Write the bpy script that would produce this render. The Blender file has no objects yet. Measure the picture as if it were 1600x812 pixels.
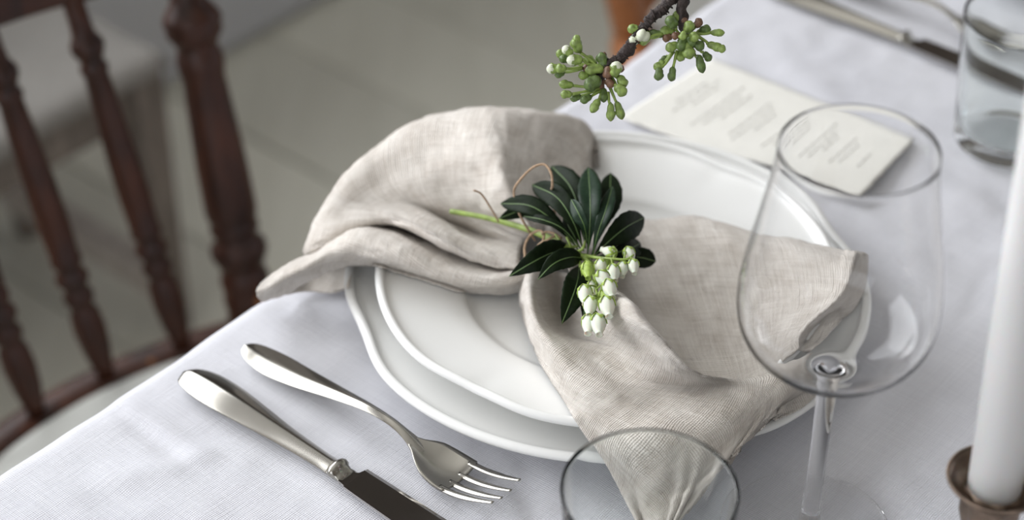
import bpy, bmesh, math, random
from mathutils import Vector, Matrix, noise
random.seed(7)
R = math.radians
# ------------------------------------------------------------------ camera
FPX, TH, TZ, CH = 3000.0, R(38), 0.75, 0.65       # focal length in px of 1600, pitch, table height, camera above table
S = bpy.context.scene
COL = S.collection
cam_d = bpy.data.cameras.new('camera'); cam = bpy.data.objects.new('camera', cam_d); COL.objects.link(cam)
cam.location = (0, 0, TZ + CH); cam.rotation_euler = (R(90) - TH, 0, 0)
cam_d.sensor_width = 36; cam_d.lens = FPX / 1600 * 36; cam_d.clip_start = 0.01
cam_d.dof.use_dof = True; cam_d.dof.focus_distance = 0.905; cam_d.dof.aperture_fstop = 4.5
S.camera = cam
S.view_settings.view_transform = 'Standard'; S.view_settings.look = 'None'
S.view_settings.gamma = 1; S.view_settings.use_curve_mapping = False
S.view_settings.exposure = 0.12

def at(px, py, z=0.0):
    """point at height z above the table top seen at pixel px,py"""
    u = (px - 800) / FPX; v = (py - 406) / FPX
    d = Vector((u, math.cos(TH) - v * math.sin(TH), -math.sin(TH) - v * math.cos(TH)))
    return Vector((0, 0, TZ + CH)) + d * ((z - CH) / d.z)
def px2m(p):     # metres per pixel at a point
    dz = p.z - TZ - CH
    return (p.y * math.cos(TH) - dz * math.sin(TH)) / FPX

ANG = R(49.5)
E1 = Vector((math.cos(ANG), math.sin(ANG), 0)); E2 = Vector((math.sin(ANG), -math.cos(ANG), 0))
OR = Vector((-0.13607, 0.78721, TZ))
def L(s, t, z=0.0):        # along the table edge, in from the edge, above the table top
    return OR + E1 * s + E2 * t + Vector((0, 0, z))
FR = Matrix.Translation(OR) @ Matrix(((E1.x, -E2.x, 0, 0), (E1.y, -E2.y, 0, 0), (0, 0, 1, 0), (0, 0, 0, 1)))  # local x=s, y=-t
WALL_T = -1.14

# ------------------------------------------------------------------ world and light
w = bpy.data.worlds.new('world'); S.world = w; w.use_nodes = True
w.node_tree.nodes['Background'].inputs[0].default_value = (0.75, 0.85, 1.0, 1)
w.node_tree.nodes['Background'].inputs[1].default_value = 1.0
def area(name, loc, direction, sx, sy, power, color):
    l = bpy.data.lights.new(name, 'AREA'); l.shape = 'RECTANGLE'; l.size = sx; l.size_y = sy; l.energy = power; l.color = color
    o = bpy.data.objects.new(name, l); COL.objects.link(o); o.location = loc
    o.rotation_euler = Vector(direction).to_track_quat('-Z', 'Y').to_euler(); return o
area('window_daylight', L(-0.50, WALL_T - 0.10, 0.90), E2, 2.4, 1.35, 56, (0.97, 0.98, 1.0))
area('added_fill_back', L(2.93, 1.2, 0.85), -E1, 1.5, 1.2, 3.5, (0.97, 0.98, 1.0))  # added fill lamp on the unseen back wall

area('added_fill_front', L(-1.93, 0.9, 0.85), E1, 1.8, 1.2, 11, (0.97, 0.98, 1.0))  # added fill lamp on the unseen front wall, lifts the ambient light

# ------------------------------------------------------------------ materials
class N:
    def __init__(s, name):
        s.m = bpy.data.materials.new(name); s.m.use_nodes = True; s.t = s.m.node_tree; s.b = s.t.nodes['Principled BSDF']
    def new(s, ty, **kw):
        n = s.t.nodes.new(ty)
        for k, v in kw.items():
            if k[0] == '_': setattr(n, k[1:], v)
        return n
    def link(s, a, b): s.t.links.new(a, b)
    def math(s, op, a, b=None):
        n = s.t.nodes.new('ShaderNodeMath'); n.operation = op
        for i, x in enumerate((a, b)):
            if x is None: continue
            if isinstance(x, (int, float)): n.inputs[i].default_value = x
            else: s.link(x, n.inputs[i])
        return n.outputs[0]
    def noise(s, vec, scale, detail=3, rough=0.5):
        n = s.t.nodes.new('ShaderNodeTexNoise'); n.inputs['Scale'].default_value = scale
        n.inputs['Detail'].default_value = detail; n.inputs['Roughness'].default_value = rough
        if vec is not None: s.link(vec, n.inputs['Vector'])
        return n.outputs['Fac']
    def scaled(s, vec, sc):
        n = s.t.nodes.new('ShaderNodeMapping'); n.inputs['Scale'].default_value = sc; s.link(vec, n.inputs['Vector']); return n.outputs[0]
    def ramp(s, fac, stops):
        n = s.t.nodes.new('ShaderNodeValToRGB'); s.link(fac, n.inputs[0])
        while len(n.color_ramp.elements) < len(stops): n.color_ramp.elements.new(0.5)
        for e, (p, c) in zip(n.color_ramp.elements, stops):
            e.position = p; e.color = (*c, 1) if len(c) == 3 else c
        return n.outputs[0]
    def bump(s, h, strength, dist=0.001):
        n = s.t.nodes.new('ShaderNodeBump'); n.inputs['Strength'].default_value = strength; n.inputs['Distance'].default_value = dist
        s.link(h, n.inputs['Height']); s.link(n.outputs[0], s.b.inputs['Normal'])
    def set(s, **kw):
        for k, v in kw.items(): s.b.inputs[k.replace('_', ' ')].default_value = v
        return s

def basic(name, col, rough=0.5, metal=0.0, var=0.0, scale=30, bump=0.0, bscale=80, **kw):
    n = N(name); n.set(Roughness=rough, Metallic=metal); n.b.inputs['Base Color'].default_value = (*col, 1)
    co = n.new('ShaderNodeTexCoord').outputs['Object']
    if var:
        f = n.noise(co, scale, 4)
        n.link(n.ramp(f, [(0.3, [c * (1 - var) for c in col]), (0.7, [min(1, c * (1 + var)) for c in col])]), n.b.inputs['Base Color'])
    if bump: n.bump(n.noise(co, bscale, 4), bump)
    for k, v in kw.items(): n.b.inputs[k.replace('_', ' ')].default_value = v
    return n.m

def linen(name, dark, light, pitch, coord='UV', bump=0.5, contrast=0.5, blotch=None):
    n = N(name); n.set(Roughness=0.9)
    n.b.inputs['Specular IOR Level'].default_value = 0.15
    n.b.inputs['Sheen Weight'].default_value = 0.15; n.b.inputs['Sheen Roughness'].default_value = 0.5
    co = n.new('ShaderNodeTexCoord').outputs[coord]
    sep = n.new('ShaderNodeSeparateXYZ'); n.link(co, sep.inputs[0])
    k = 2 * math.pi / pitch
    wob = n.math('MULTIPLY', n.noise(co, 120, 2), 9.0)
    sx = n.math('SINE', n.math('ADD', n.math('MULTIPLY', sep.outputs[0], k), wob))
    sy = n.math('SINE', n.math('ADD', n.math('MULTIPLY', sep.outputs[1], k), wob))
    weave = n.math('MULTIPLY', n.math('ADD', sx, sy), 0.25)                      # -.5 .. .5
    a = n.noise(n.scaled(co, (1 / pitch * 0.8, 25, 1)), 1.0, 3, 0.7)              # slubs along y
    b = n.noise(n.scaled(co, (25, 1 / pitch * 0.8, 1)), 1.0, 3, 0.7)
    slub = n.math('SUBTRACT', n.math('ADD', a, b), 1.0)
    h = n.math('ADD', n.math('MULTIPLY', weave, 0.75), n.math('MULTIPLY', slub, 1.1))
    fac = n.math('ADD', 0.5, n.math('MULTIPLY', h, contrast))
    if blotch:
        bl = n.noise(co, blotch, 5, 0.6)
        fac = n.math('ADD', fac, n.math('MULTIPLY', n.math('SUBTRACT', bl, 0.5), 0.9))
    n.link(n.ramp(fac, [(0.0, dark), (1.0, light)]), n.b.inputs['Base Color'])
    n.bump(h, bump, 0.0006)
    return n.m

def glass(name, col=(1, 1, 1), rough=0.0, ior=1.45):
    n = N(name); n.set(Roughness=rough, IOR=ior); n.b.inputs['Transmission Weight'].default_value = 1
    n.b.inputs['Base Color'].default_value = (*col, 1); return n.m

def wood(name, dark, light, scale=6.0, rough=0.35, axis=(8, 8, 1), spots=None):
    n = N(name); n.set(Roughness=rough)
    co = n.new('ShaderNodeTexCoord').outputs['Object']
    f = n.noise(n.scaled(co, axis), scale, 5, 0.65)
    c = n.ramp(f, [(0.3, dark), (0.72, light)])
    if spots:
        sp = n.noise(co, 55, 2, 0.4)
        m = n.new('ShaderNodeMix', _data_type='RGBA'); n.link(n.ramp(sp, [(0.69, (0, 0, 0)), (0.76, (1, 1, 1))]), m.inputs[0])
        n.link(c, m.inputs[6]); m.inputs[7].default_value = (*spots, 1); c = m.outputs[2]
    n.link(c, n.b.inputs['Base Color']); n.bump(f, 0.15, 0.001); return n.m

M = {}
M['tablecloth'] = linen('white_tablecloth_linen', (0.50, 0.50, 0.54), (0.745, 0.745, 0.775), 0.0011, 'Object', 0.5, 0.42, 9)
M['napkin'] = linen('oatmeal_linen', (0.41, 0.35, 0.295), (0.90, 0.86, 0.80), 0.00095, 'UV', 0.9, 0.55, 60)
M['stool_cloth'] = linen('pale_stool_linen', (0.20, 0.19, 0.175), (0.33, 0.315, 0.29), 0.002, 'Object', 0.4, 0.4, 6)
M['seat_cloth'] = linen('grey_seat_cloth', (0.38, 0.385, 0.355), (0.56, 0.56, 0.52), 0.002, 'Object', 0.4, 0.4, 6)
M['porcelain'] = basic('white_porcelain', (0.80, 0.80, 0.78), 0.3, var=0.01, scale=8)
M['steel'] = basic('polished_steel', (0.36, 0.345, 0.31), 0.20, 1.0)
M['steel_blade'] = basic('dark_mirror_blade', (0.48, 0.46, 0.44), 0.10, 1.0)
M['glass'] = glass('clear_glass', ior=1.27); M['tumbler'] = glass('greenish_tumbler_glass', (0.965, 0.99, 0.98), ior=1.27)
M['wax'] = basic('ivory_wax', (0.61, 0.61, 0.60), 0.5, Subsurface_Weight=0.3, Subsurface_Scale=0.01)
M['brass'] = basic('aged_brass', (0.20, 0.15, 0.115), 0.38, 0.85, var=0.4, scale=90, bump=0.3, bscale=250)
M['chair_wood'] = wood('dark_reddish_turned_wood', (0.010, 0.0035, 0.002), (0.062, 0.018, 0.007), 5, 0.42, (10, 10, 2), (0.30, 0.12, 0.04))
M['chair_wood'].node_tree.nodes['Principled BSDF'].inputs['Specular IOR Level'].default_value = 0.3
M['orange_wood'] = wood('orange_brown_wood', (0.17, 0.058, 0.018), (0.36, 0.135, 0.042), 5, 0.35, (10, 10, 2))
M['stool_wood'] = wood('weathered_grey_wood', (0.10, 0.082, 0.07), (0.26, 0.22, 0.19), 5, 0.6, (10, 10, 2))
M['stretcher_lit'] = wood('lit_stool_wood', (0.36, 0.32, 0.28), (0.55, 0.50, 0.45), 5, 0.6, (10, 10, 2))  # stool stretchers: light falling on the wood is put into this paler colour
M['table_wood'] = wood('plain_table_wood', (0.2, 0.13, 0.08), (0.35, 0.24, 0.15), 4, 0.5, (10, 10, 1))
M['plank'] = [wood('painted_plank_%s' % k, [c * v for c in (0.64, 0.63, 0.54)], [c * v for c in (0.71, 0.70, 0.61)], 3, 0.42, (9, 1, 1)) for k, v in (('pale', 1.05), ('mid', 1.0), ('dull', 0.95))]
M['gap'] = basic('dark_floor_gap', (0.30, 0.30, 0.27), 0.9)
M['wall'] = basic('pale_blue_grey_wall', (0.55, 0.56, 0.58), 0.75, var=0.04, scale=3)
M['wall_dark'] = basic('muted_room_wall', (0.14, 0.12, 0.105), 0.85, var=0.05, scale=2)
M['ceiling'] = basic('ceiling_paint', (0.72, 0.70, 0.66), 0.9)
M['wall_light'] = basic('light_room_wall', (0.37, 0.325, 0.285), 0.85, var=0.04, scale=2)
M['frame'] = basic('white_window_paint', (0.7, 0.7, 0.68), 0.5)
M['card'] = basic('cream_handmade_paper', (0.76, 0.745, 0.69), 0.95, var=0.03, scale=60, bump=0.25, bscale=300)
M['ink'] = basic('faded_grey_ink', (0.60, 0.585, 0.55), 0.9)
M['twine'] = basic('jute_twine', (0.42, 0.29, 0.19), 0.9, var=0.3, scale=900, bump=0.6, bscale=1500)
M['stem'] = basic('green_stem', (0.25, 0.34, 0.075), 0.45, var=0.3, scale=180, bump=0.2, bscale=600)
M['rib'] = basic('pale_leaf_rib', (0.10, 0.17, 0.05), 0.45)
M['petal'] = basic('white_petal', (0.66, 0.69, 0.58), 0.5, Subsurface_Weight=0.25, Subsurface_Scale=0.004)
M['calyx'] = basic('pale_green_calyx', (0.33, 0.45, 0.08), 0.5, var=0.25, scale=400)
M['bark'] = basic('dark_twig_bark', (0.042, 0.030, 0.027), 0.8, var=0.5, scale=350, bump=1.0, bscale=600)
def leafm(name, a, b, rough):
    n = N(name); n.set(Roughness=rough); co = n.new('ShaderNodeTexCoord').outputs['Object']
    f = n.noise(co, 260, 4); n.link(n.ramp(f, [(0.3, a), (0.7, b)]), n.b.inputs['Base Color'])
    n.bump(f, 0.35, 0.0006); return n.m
M['leaf'] = leafm('dark_evergreen_leaf', (0.004, 0.008, 0.003), (0.009, 0.017, 0.006), 0.5)
M['leaf'].node_tree.nodes['Principled BSDF'].inputs['Specular IOR Level'].default_value = 0.07
M['leaf_gloss'] = leafm('glossy_evergreen_leaf', (0.007, 0.018, 0.009), (0.016, 0.036, 0.018), 0.38)
M['leaf_gloss'].node_tree.nodes['Principled BSDF'].inputs['Specular IOR Level'].default_value = 0.16
M['bud'] = basic('green_cherry_bud', (0.22, 0.305, 0.075), 0.42, var=0.5, scale=300, bump=0.4, bscale=500)
M['bud_dark'] = basic('deep_green_cherry_bud', (0.10, 0.155, 0.04), 0.42, var=0.5, scale=300, bump=0.4, bscale=500)
M['bud_white'] = basic('white_tipped_cherry_bud', (0.62, 0.65, 0.50), 0.5, var=0.15, scale=300)
M['scale_red'] = basic('reddish_bud_scale', (0.16, 0.085, 0.05), 0.5, var=0.6, scale=300)
M['vase'] = basic('pale_stoneware', (0.5, 0.5, 0.48), 0.5, var=0.1, scale=20)

# ------------------------------------------------------------------ helpers
WM = {}
def empty(name, loc, label=None, cat=None, group=None, mat=None):
    o = bpy.data.objects.new(name, None); o.empty_display_size = 0.02
    m = mat if mat is not None else Matrix.Translation(loc)
    o.matrix_world = m; COL.objects.link(o); WM[o.name] = m
    return tag(o, label, cat, group)
def tag(o, label=None, cat=None, group=None, kind=None):
    if label: o['label'] = label
    if cat: o['category'] = cat
    if group: o['group'] = group
    if kind: o['kind'] = kind
    return o
def mesh(name, verts, faces, mat, parent=None, uvs=None, smooth=True, mw=None, origin=None):
    """verts in world space; the object's own origin is set to `origin` (or the matrix mw)"""
    m0 = mw if mw is not None else Matrix.Translation(origin if origin is not None else sum((Vector(v) for v in verts), Vector()) / len(verts))
    inv = m0.inverted()
    me = bpy.data.meshes.new(name); me.from_pydata([inv @ Vector(v) for v in verts], [], faces)
    if uvs:
        ul = me.uv_layers.new(name='UVMap')
        for lp in me.loops: ul.data[lp.index].uv = uvs[lp.vertex_index]
    for p in me.polygons: p.use_smooth = smooth
    mats = mat if isinstance(mat, list) else [mat]
    for m in mats: me.materials.append(m)
    me.update()
    o = bpy.data.objects.new(name, me); COL.objects.link(o)
    if parent is not None: o.parent = parent; o.matrix_basis = WM[parent.name].inverted() @ m0
    else: o.matrix_world = m0
    WM[o.name] = m0
    return o
def join(parts):
    V, F = [], []
    for v, f in parts:
        b = len(V); V += list(v); F += [tuple(i + b for i in q) for q in f]
    return V, F
def box(c, ax, ay, az, hx, hy, hz):
    V = [c + ax * (hx * i) + ay * (hy * j) + az * (hz * k) for k in (-1, 1) for j in (-1, 1) for i in (-1, 1)]
    return V, [(0, 2, 3, 1), (4, 5, 7, 6), (0, 1, 5, 4), (2, 6, 7, 3), (0, 4, 6, 2), (1, 3, 7, 5)]
UP = Vector((0, 0, 1))
def lbox(s0, s1, t0, t1, z0, z1):      # box in table-aligned coordinates, heights above the floor
    return box(L((s0 + s1) / 2, (t0 + t1) / 2, (z0 + z1) / 2 - TZ), E1, E2, UP, (s1 - s0) / 2, (t1 - t0) / 2, (z1 - z0) / 2)
def bevel(o, wd=0.003, seg=2):
    m = o.modifiers.new('bevel', 'BEVEL'); m.width = wd; m.segments = seg; m.limit_method = 'ANGLE'; return o
def basis(d):
    d = d.normalized(); a = Vector((0, 0, 1)) if abs(d.z) < 0.9 else Vector((1, 0, 0))
    x = a.cross(d).normalized(); return x, d.cross(x).normalized()
def lathe(p0, p1, prof, seg=24, closed=False, xs=1.0, ref=None):
    """prof: list of (t along p0->p1, radius)"""
    ax = p1 - p0; x, y = basis(ax)
    if ref is not None:
        d = ax.normalized(); x = (ref - d * ref.dot(d)).normalized(); y = d.cross(x)
    V, F = [], []
    for t, r in prof:
        c = p0 + ax * t
        for k in range(seg):
            a = 2 * math.pi * k / seg; V.append(c + x * (r * math.cos(a)) + y * (r * math.sin(a) * xs))
    n = len(prof)
    for i in range(n - 1 if not closed else n):
        j = (i + 1) % n
        for k in range(seg):
            q = (k + 1) % seg; F.append((i * seg + k, i * seg + q, j * seg + q, j * seg + k))
    if not closed:
        F.append(tuple(range(seg))[::-1]); F.append(tuple((n - 1) * seg + k for k in range(seg)))
    return V, F
def cr(p0, p1, p2, p3, t):
    return 0.5 * ((2 * p1) + (p2 - p0) * t + (2 * p0 - 5 * p1 + 4 * p2 - p3) * t * t + (3 * p1 - p0 - 3 * p2 + p3) * t ** 3)
def spline(pts, n):
    out = []
    P = [pts[0] * 2 - pts[1]] + list(pts) + [pts[-1] * 2 - pts[-2]]
    for i in range(len(pts) - 1):
        for k in range(n): out.append(cr(P[i], P[i + 1], P[i + 2], P[i + 3], k / n))
    out.append(pts[-1]); return out
def tube(pts, r, seg=8, n=4, wob=0.0):
    """r: number or list of radii per control point"""
    rr = r if isinstance(r, (list, tuple)) else [r] * len(pts)
    P = spline(list(pts), n) if n > 1 else list(pts)
    Rr = [v.x for v in spline([Vector((q, 0, 0)) for q in rr], n)] if n > 1 else rr
    V, F = [], []
    prev = None
    for i, p in enumerate(P):
        d = (P[min(i + 1, len(P) - 1)] - P[max(i - 1, 0)]).normalized()
        if prev is None: x, y = basis(d)
        else:
            x = (prev - d * prev.dot(d)).normalized(); y = d.cross(x)
        prev = x
        for k in range(seg):
            a = 2 * math.pi * k / seg
            q = Rr[i] * (1 + (wob * noise.noise(p * 260 + Vector((k * 1.7, 0, 0))) if wob else 0))
            V.append(p + (x * math.cos(a) + y * math.sin(a)) * q)
    m = len(P)
    for i in range(m - 1):
        for k in range(seg):
            q = (k + 1) % seg; F.append((i * seg + k, i * seg + q, (i + 1) * seg + q, (i + 1) * seg + k))
    F.append(tuple(range(seg))[::-1]); F.append(tuple((m - 1) * seg + k for k in range(seg)))
    return V, F

# ------------------------------------------------------------------ the room
def struct(name, vf, mat, smooth=False, origin=None, parent=None):
    o = mesh(name, vf[0], vf[1], mat, smooth=smooth, origin=origin, parent=parent)
    if parent is None: tag(o, kind='structure')
    return o
S0, S1, T1 = -2.0, 3.0, 3.2
floor = struct('floor', lbox(S0, S1, WALL_T - 0.1, T1, -0.06, -0.012), M['gap'])
PW = 0.19
k = 0; s = 0.45 - PW * 13
while s < S1:
    p = mesh('plank', *lbox(s + 0.002, s + PW - 0.002, WALL_T - 0.02, T1, -0.014, -0.0008 * (k % 3)), M['plank'][(k * 7 + k // 3) % 3], floor, smooth=False)
    bevel(p, 0.003, 2); s += PW; k += 1
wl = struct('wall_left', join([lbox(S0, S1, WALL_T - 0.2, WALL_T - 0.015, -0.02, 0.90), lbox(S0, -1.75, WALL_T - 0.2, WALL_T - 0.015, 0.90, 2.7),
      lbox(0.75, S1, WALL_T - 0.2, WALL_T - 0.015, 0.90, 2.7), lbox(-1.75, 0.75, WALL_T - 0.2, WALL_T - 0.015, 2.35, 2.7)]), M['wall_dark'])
struct('trim_2', lbox(S0, S1, WALL_T - 0.0149, WALL_T, 0.012, 0.905), M['wall'])
struct('wall_back', join([lbox(S1, S1 + 0.1, WALL_T - 0.2, 0.4, -0.02, 2.7), lbox(S1, S1 + 0.1, 2.0, T1, -0.02, 2.7),
      lbox(S1, S1 + 0.1, 0.4, 2.0, -0.02, 0.95), lbox(S1, S1 + 0.1, 0.4, 2.0, 2.2, 2.7)]), M['wall_light'])
struct('wall_front', join([lbox(S0 - 0.1, S0, WALL_T - 0.2, 0.0, -0.02, 2.7), lbox(S0 - 0.1, S0, 1.8, T1, -0.02, 2.7),
      lbox(S0 - 0.1, S0, 0.0, 1.8, -0.02, 0.95), lbox(S0 - 0.1, S0, 0.0, 1.8, 2.2, 2.7)]), M['wall_light'])
struct('wall_right', lbox(S0, S1, T1, T1 + 0.1, -0.02, 2.7), M['wall_light'])
struct('ceiling', lbox(S0 - 0.1, S1 + 0.1, WALL_T - 0.2, T1 + 0.1, 2.7, 2.8), M['ceiling'])
def window(name, horizontal_pts):
    return struct(name, join(horizontal_pts), M['frame'])
W1 = [lbox(-1.75, 0.75, WALL_T - 0.18, WALL_T - 0.12, z, z + 0.045) for z in (0.93, 2.305)] + \
     [lbox(x, x + 0.045, WALL_T - 0.18, WALL_T - 0.12, 0.93, 2.35) for x in (-1.75, -0.93, -0.11, 0.705)]
window('window_1', W1)
struct('trim_1', lbox(-1.82, 0.82, WALL_T - 0.12, WALL_T + 0.05, 0.905, 0.93), M['frame'])
window('fill_window_front', [lbox(S0 - 0.07, S0 - 0.02, 0.0, 1.8, z, z + 0.045) for z in (0.95, 2.155)] + [lbox(S0 - 0.07, S0 - 0.02, x, x + 0.045, 0.95, 2.2) for x in (0.0, 0.88, 1.755)])  # unseen window frame, added to go with the front fill lamp
window('fill_window_back', [lbox(S1 + 0.02, S1 + 0.07, 0.4, 2.0, z, z + 0.045) for z in (0.95, 2.155)] + [lbox(S1 + 0.02, S1 + 0.07, x, x + 0.045, 0.95, 2.2) for x in (0.4, 1.18, 1.955)])  # unseen window frame, added to go with the back fill lamp

# ------------------------------------------------------------------ table and cloth
TS0, TS1, TT1 = -0.75, 1.75, 0.95
tb = empty('dining_table', L(0.5, 0.47, -TZ), 'wooden dining table hidden under the pale linen tablecloth', 'table')
bevel(mesh('tabletop', *lbox(TS0 + 0.012, TS1 - 0.012, 0.012, TT1 - 0.012, 0.715, 0.7435), M['table_wood'], tb, smooth=False))
for s in (TS0 + 0.1, TS1 - 0.1):
    for t in (0.1, TT1 - 0.1):
        mesh('leg', *lathe(L(s, t, -TZ), L(s, t, -0.036), [(0, 0.018), (0.1, 0.024), (0.8, 0.034), (1, 0.034)], 14), M['table_wood'], tb)

def crease(s, t, a, b, wd, h):       # ridge/valley along a segment a-b
    ax, ay = a; bx, by = b; dx, dy = bx - ax, by - ay; l2 = dx * dx + dy * dy
    q = ((s - ax) * dx + (t - ay) * dy) / l2; qc = max(0, min(1, q))
    d = math.hypot(s - ax - dx * qc, t - ay - dy * qc)
    f = math.exp(-(d / wd) ** 2)
    return h * f * math.sin(math.pi * (0.15 + 0.7 * qc))
rc = random.Random(3)
CRE = []
for _ in range(46):
    s, t = rc.uniform(-0.35, 0.75), rc.uniform(0.0, 0.5); a = rc.uniform(0, math.pi); l = rc.uniform(0.03, 0.11)
    CRE.append(((s, t), (s + l * math.cos(a), t + l * math.sin(a)), rc.uniform(0.0025, 0.007), rc.choice((-1, 1)) * rc.uniform(0.0005, 0.0013)))
# fold lines seen in the photograph: by the knife, under the napkin tip, right of the plate
def stp(px, py):
    p = at(px, py) - OR; return (p.dot(E1), p.dot(E2))
for a, b, wd, h in (((185, 640), (300, 730), 0.004, -0.0016), ((205, 632), (330, 712), 0.004, 0.0012), ((470, 470), (500, 520), 0.005, 0.0016),
                    ((500, 462), (545, 500), 0.005, -0.0014), ((520, 545), (640, 520), 0.006, 0.001), ((810, 700), (840, 812), 0.006, -0.0014),
                    ((1480, 290), (1560, 330), 0.012, 0.003), ((1370, 560), (1480, 480), 0.01, 0.0015), ((1200, 60), (1300, 170), 0.012, 0.0016),
                    ((120, 770), (330, 700), 0.008, 0.0014), ((60, 720), (200, 780), 0.009, -0.0012), ((1330, 330), (1460, 420), 0.012, 0.002)):
    CRE.append((stp(*a), stp(*b), wd, h))
def cloth_z(s, t):
    p = Vector((s, t, 0))
    z = 0.0024 * noise.noise(p * 7) + 0.0016 * noise.noise(p * 19 + Vector((3, 1, 5))) + 0.0009 * (0.25 - abs(noise.noise(p * 34))) + 0.0005 * noise.noise(p * 60)
    for c in CRE:
        if abs(s - c[0][0]) < 0.2 and abs(t - c[0][1]) < 0.2: z += crease(s, t, *c)
    return z - 0.0017
def axis_steps(a, b, fa, fb, fine, coarse):
    out = []; x = a
    while x < b - 1e-6:
        out.append(x); x += fine if fa <= x < fb else coarse
    out.append(b); return out
SS = axis_steps(TS0, TS1, -0.32, 0.72, 0.0035, 0.03)
TT = axis_steps(0.0, TT1, 0.0, 0.46, 0.0035, 0.03)
# profile across the table, with the drop on both long sides
DROP = 0.27; RAD = 0.012
prof = []
for q in range(9, 0, -1): prof.append((-RAD - 0.0, -RAD - DROP * q / 9, 1))
for a in range(7): th = math.pi / 2 * a / 6; prof.append((-RAD * math.cos(th), -RAD + RAD * math.sin(th), 0))
prof += [(t, 0, 0) for t in TT[1:]]
for a in range(1, 7): th = math.pi / 2 * a / 6; prof.append((TT1 + RAD * math.sin(th), -RAD + RAD * math.cos(th), 0))
for q in range(1, 10): prof.append((TT1 + RAD, -RAD - DROP * q / 9, 1))
V, F = [], []
for s in SS:
    wv = 0.004 * noise.noise(Vector((s * 5, 2.2, 0))) + 0.0012 * noise.noise(Vector((s * 30, 5.2, 0)))
    for t, z, hang in prof:
        dz = cloth_z(s, t) if not hang else 0
        dt = 0
        k = -z - RAD
        if k > 0: dt = (0.02 * math.sin(s * 22 + 2 * math.sin(s * 5)) * min(1, k / DROP) - 0.02 * k / DROP) * (1 if t < 0.4 else -1)
        edge = wv * max(0, 1 - t / 0.03) if t < 0.03 else 0
        if k > 0: edge = wv
        V.append(L(s, t + edge + dt, z + dz))
m = len(prof)
for i in range(len(SS) - 1):
    for j in range(m - 1): F.append((i * m + j, (i + 1) * m + j, (i + 1) * m + j + 1, i * m + j + 1))
# short end drops
for end, i in ((-1, 0), (1, len(SS) - 1)):
    base = len(V); idx = [i * m + j for j in range(9, m - 9)]
    for q in (1, 2, 3):
        for j in idx:
            p = V[j]; V.append(p + E1 * end * (0.012 if q else 0) + UP * (-(DROP) * q / 3) + E1 * 0.01 * math.sin(j * 0.4) * q / 3)
    nn = len(idx)
    for q in range(3):
        for a in range(nn - 1):
            r0 = (idx[a], idx[a + 1]) if q == 0 else (base + (q - 1) * nn + a, base + (q - 1) * nn + a + 1)
            r1 = (base + q * nn + a, base + q * nn + a + 1)
            f = (r0[0], r0[1], r1[1], r1[0]); F.append(f if end > 0 else f[::-1])
cl = mesh('tablecloth', V, F, M['tablecloth'], mw=FR)
tag(cl, 'pale lavender white linen tablecloth, creased, hanging over the table edge', 'tablecloth')

# ------------------------------------------------------------------ plates
def plate(name, c, Rm, notch, depth_n, wn, prof, rot, label, group=None, z0=0.0):
    """prof: list of (radius fraction, height, notch weight, crease)  c: centre at table height"""
    seg = 240; V, F = [], []
    for fr, h, wgt, crs in prof:
        for k in range(seg):
            a = 2 * math.pi * k / seg
            d = (math.degrees(a) - rot) % 90; d = min(d, 90 - d)
            g = math.exp(-(d / wn) ** 2)
            bulge = 0.002 * math.exp(-((d - 17) / 8) ** 2)
            r = Rm * fr - depth_n * wgt * g
            z = h - crs * math.exp(-(d / 3.5) ** 2) * 0.8 + crs * 0.35 * math.exp(-((d - 9) / 5) ** 2)
            V.append(Vector((c.x + r * math.cos(a), c.y + r * math.sin(a), c.z + z0 + z)))
    n = len(prof)
    for i in range(n):
        j = (i + 1) % n
        for k in range(seg):
            q = (k + 1) % seg
            if i < n - 1: F.append((i * seg + k, i * seg + q, j * seg + q, j * seg + k))
    V.append(Vector((c.x, c.y, c.z + z0 + prof[0][1]))); V.append(Vector((c.x, c.y, c.z + z0 + prof[-1][1])))
    for k in range(seg):
        q = (k + 1) % seg; F.append((len(V) - 2, q, k)); F.append((len(V) - 1, (n - 1) * seg + k, (n - 1) * seg + q))
    F = [f[::-1] for f in F]
    return tag(mesh(name, V, F, M['porcelain'], origin=c + UP * z0), label, 'plate', group)
def rim_prof(rw, zr, zw, foot=0.62):
    p = [(0.0001, zw, 0, 0), (0.30, zw, 0, 0), (rw - 0.05, zw + 0.0002, 0, 0), (rw - 0.02, zw + 0.0012, 0, 0), (rw - 0.004, zw + 0.0035, 0, 0),
         (rw + 0.010, zw + 0.0052, 0, 0), (rw + 0.022, zw + 0.0056, 0, 0), (rw + 0.034, zw + 0.0063, 0, 0)]
    zs = zw + 0.0063
    for u in (0.25, 0.5, 0.7, 0.82, 0.90): p.append((rw + 0.034 + (0.955 - rw - 0.034) * u, zs + (zr - 0.0028 - zs) * u, u * u, 0.0009 * max(0, u - 0.35) / 0.65))
    # raised rounded bead at the rim
    b0, zb, rb = 0.976, zr - 0.0012, 0.0024
    p.append((0.951, zr - 0.0028, 0.95, 0.0009)); p.append((0.958, zr - 0.0014, 0.97, 0.0007))
    for a in (150, 120, 90, 60, 30, 0, -30, -60, -90):
        p.append((b0 + 0.020 * math.cos(R(a)), zb + rb * math.sin(R(a)), 1, 0.0006))
    p += [(0.93, zr - 0.0065, 1, 0.0), (0.80, (zr + zw) / 2 - 0.005, 0.4, 0), (foot + 0.05, zw - 0.0045, 0, 0), (foot + 0.01, 0.0005, 0, 0), (foot, 0.0, 0, 0), (foot - 0.02, 0.0005, 0, 0),
          (foot - 0.04, zw - 0.0045, 0, 0), (0.2, zw - 0.0045, 0, 0), (0.0001, zw - 0.0045, 0, 0)]
    return p
PC = Vector((0.0493, 0.7845, TZ))
CHG = rim_prof(0.60, 0.021, 0.007); TOP = rim_prof(0.615, 0.0225, 0.0075)
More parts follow.
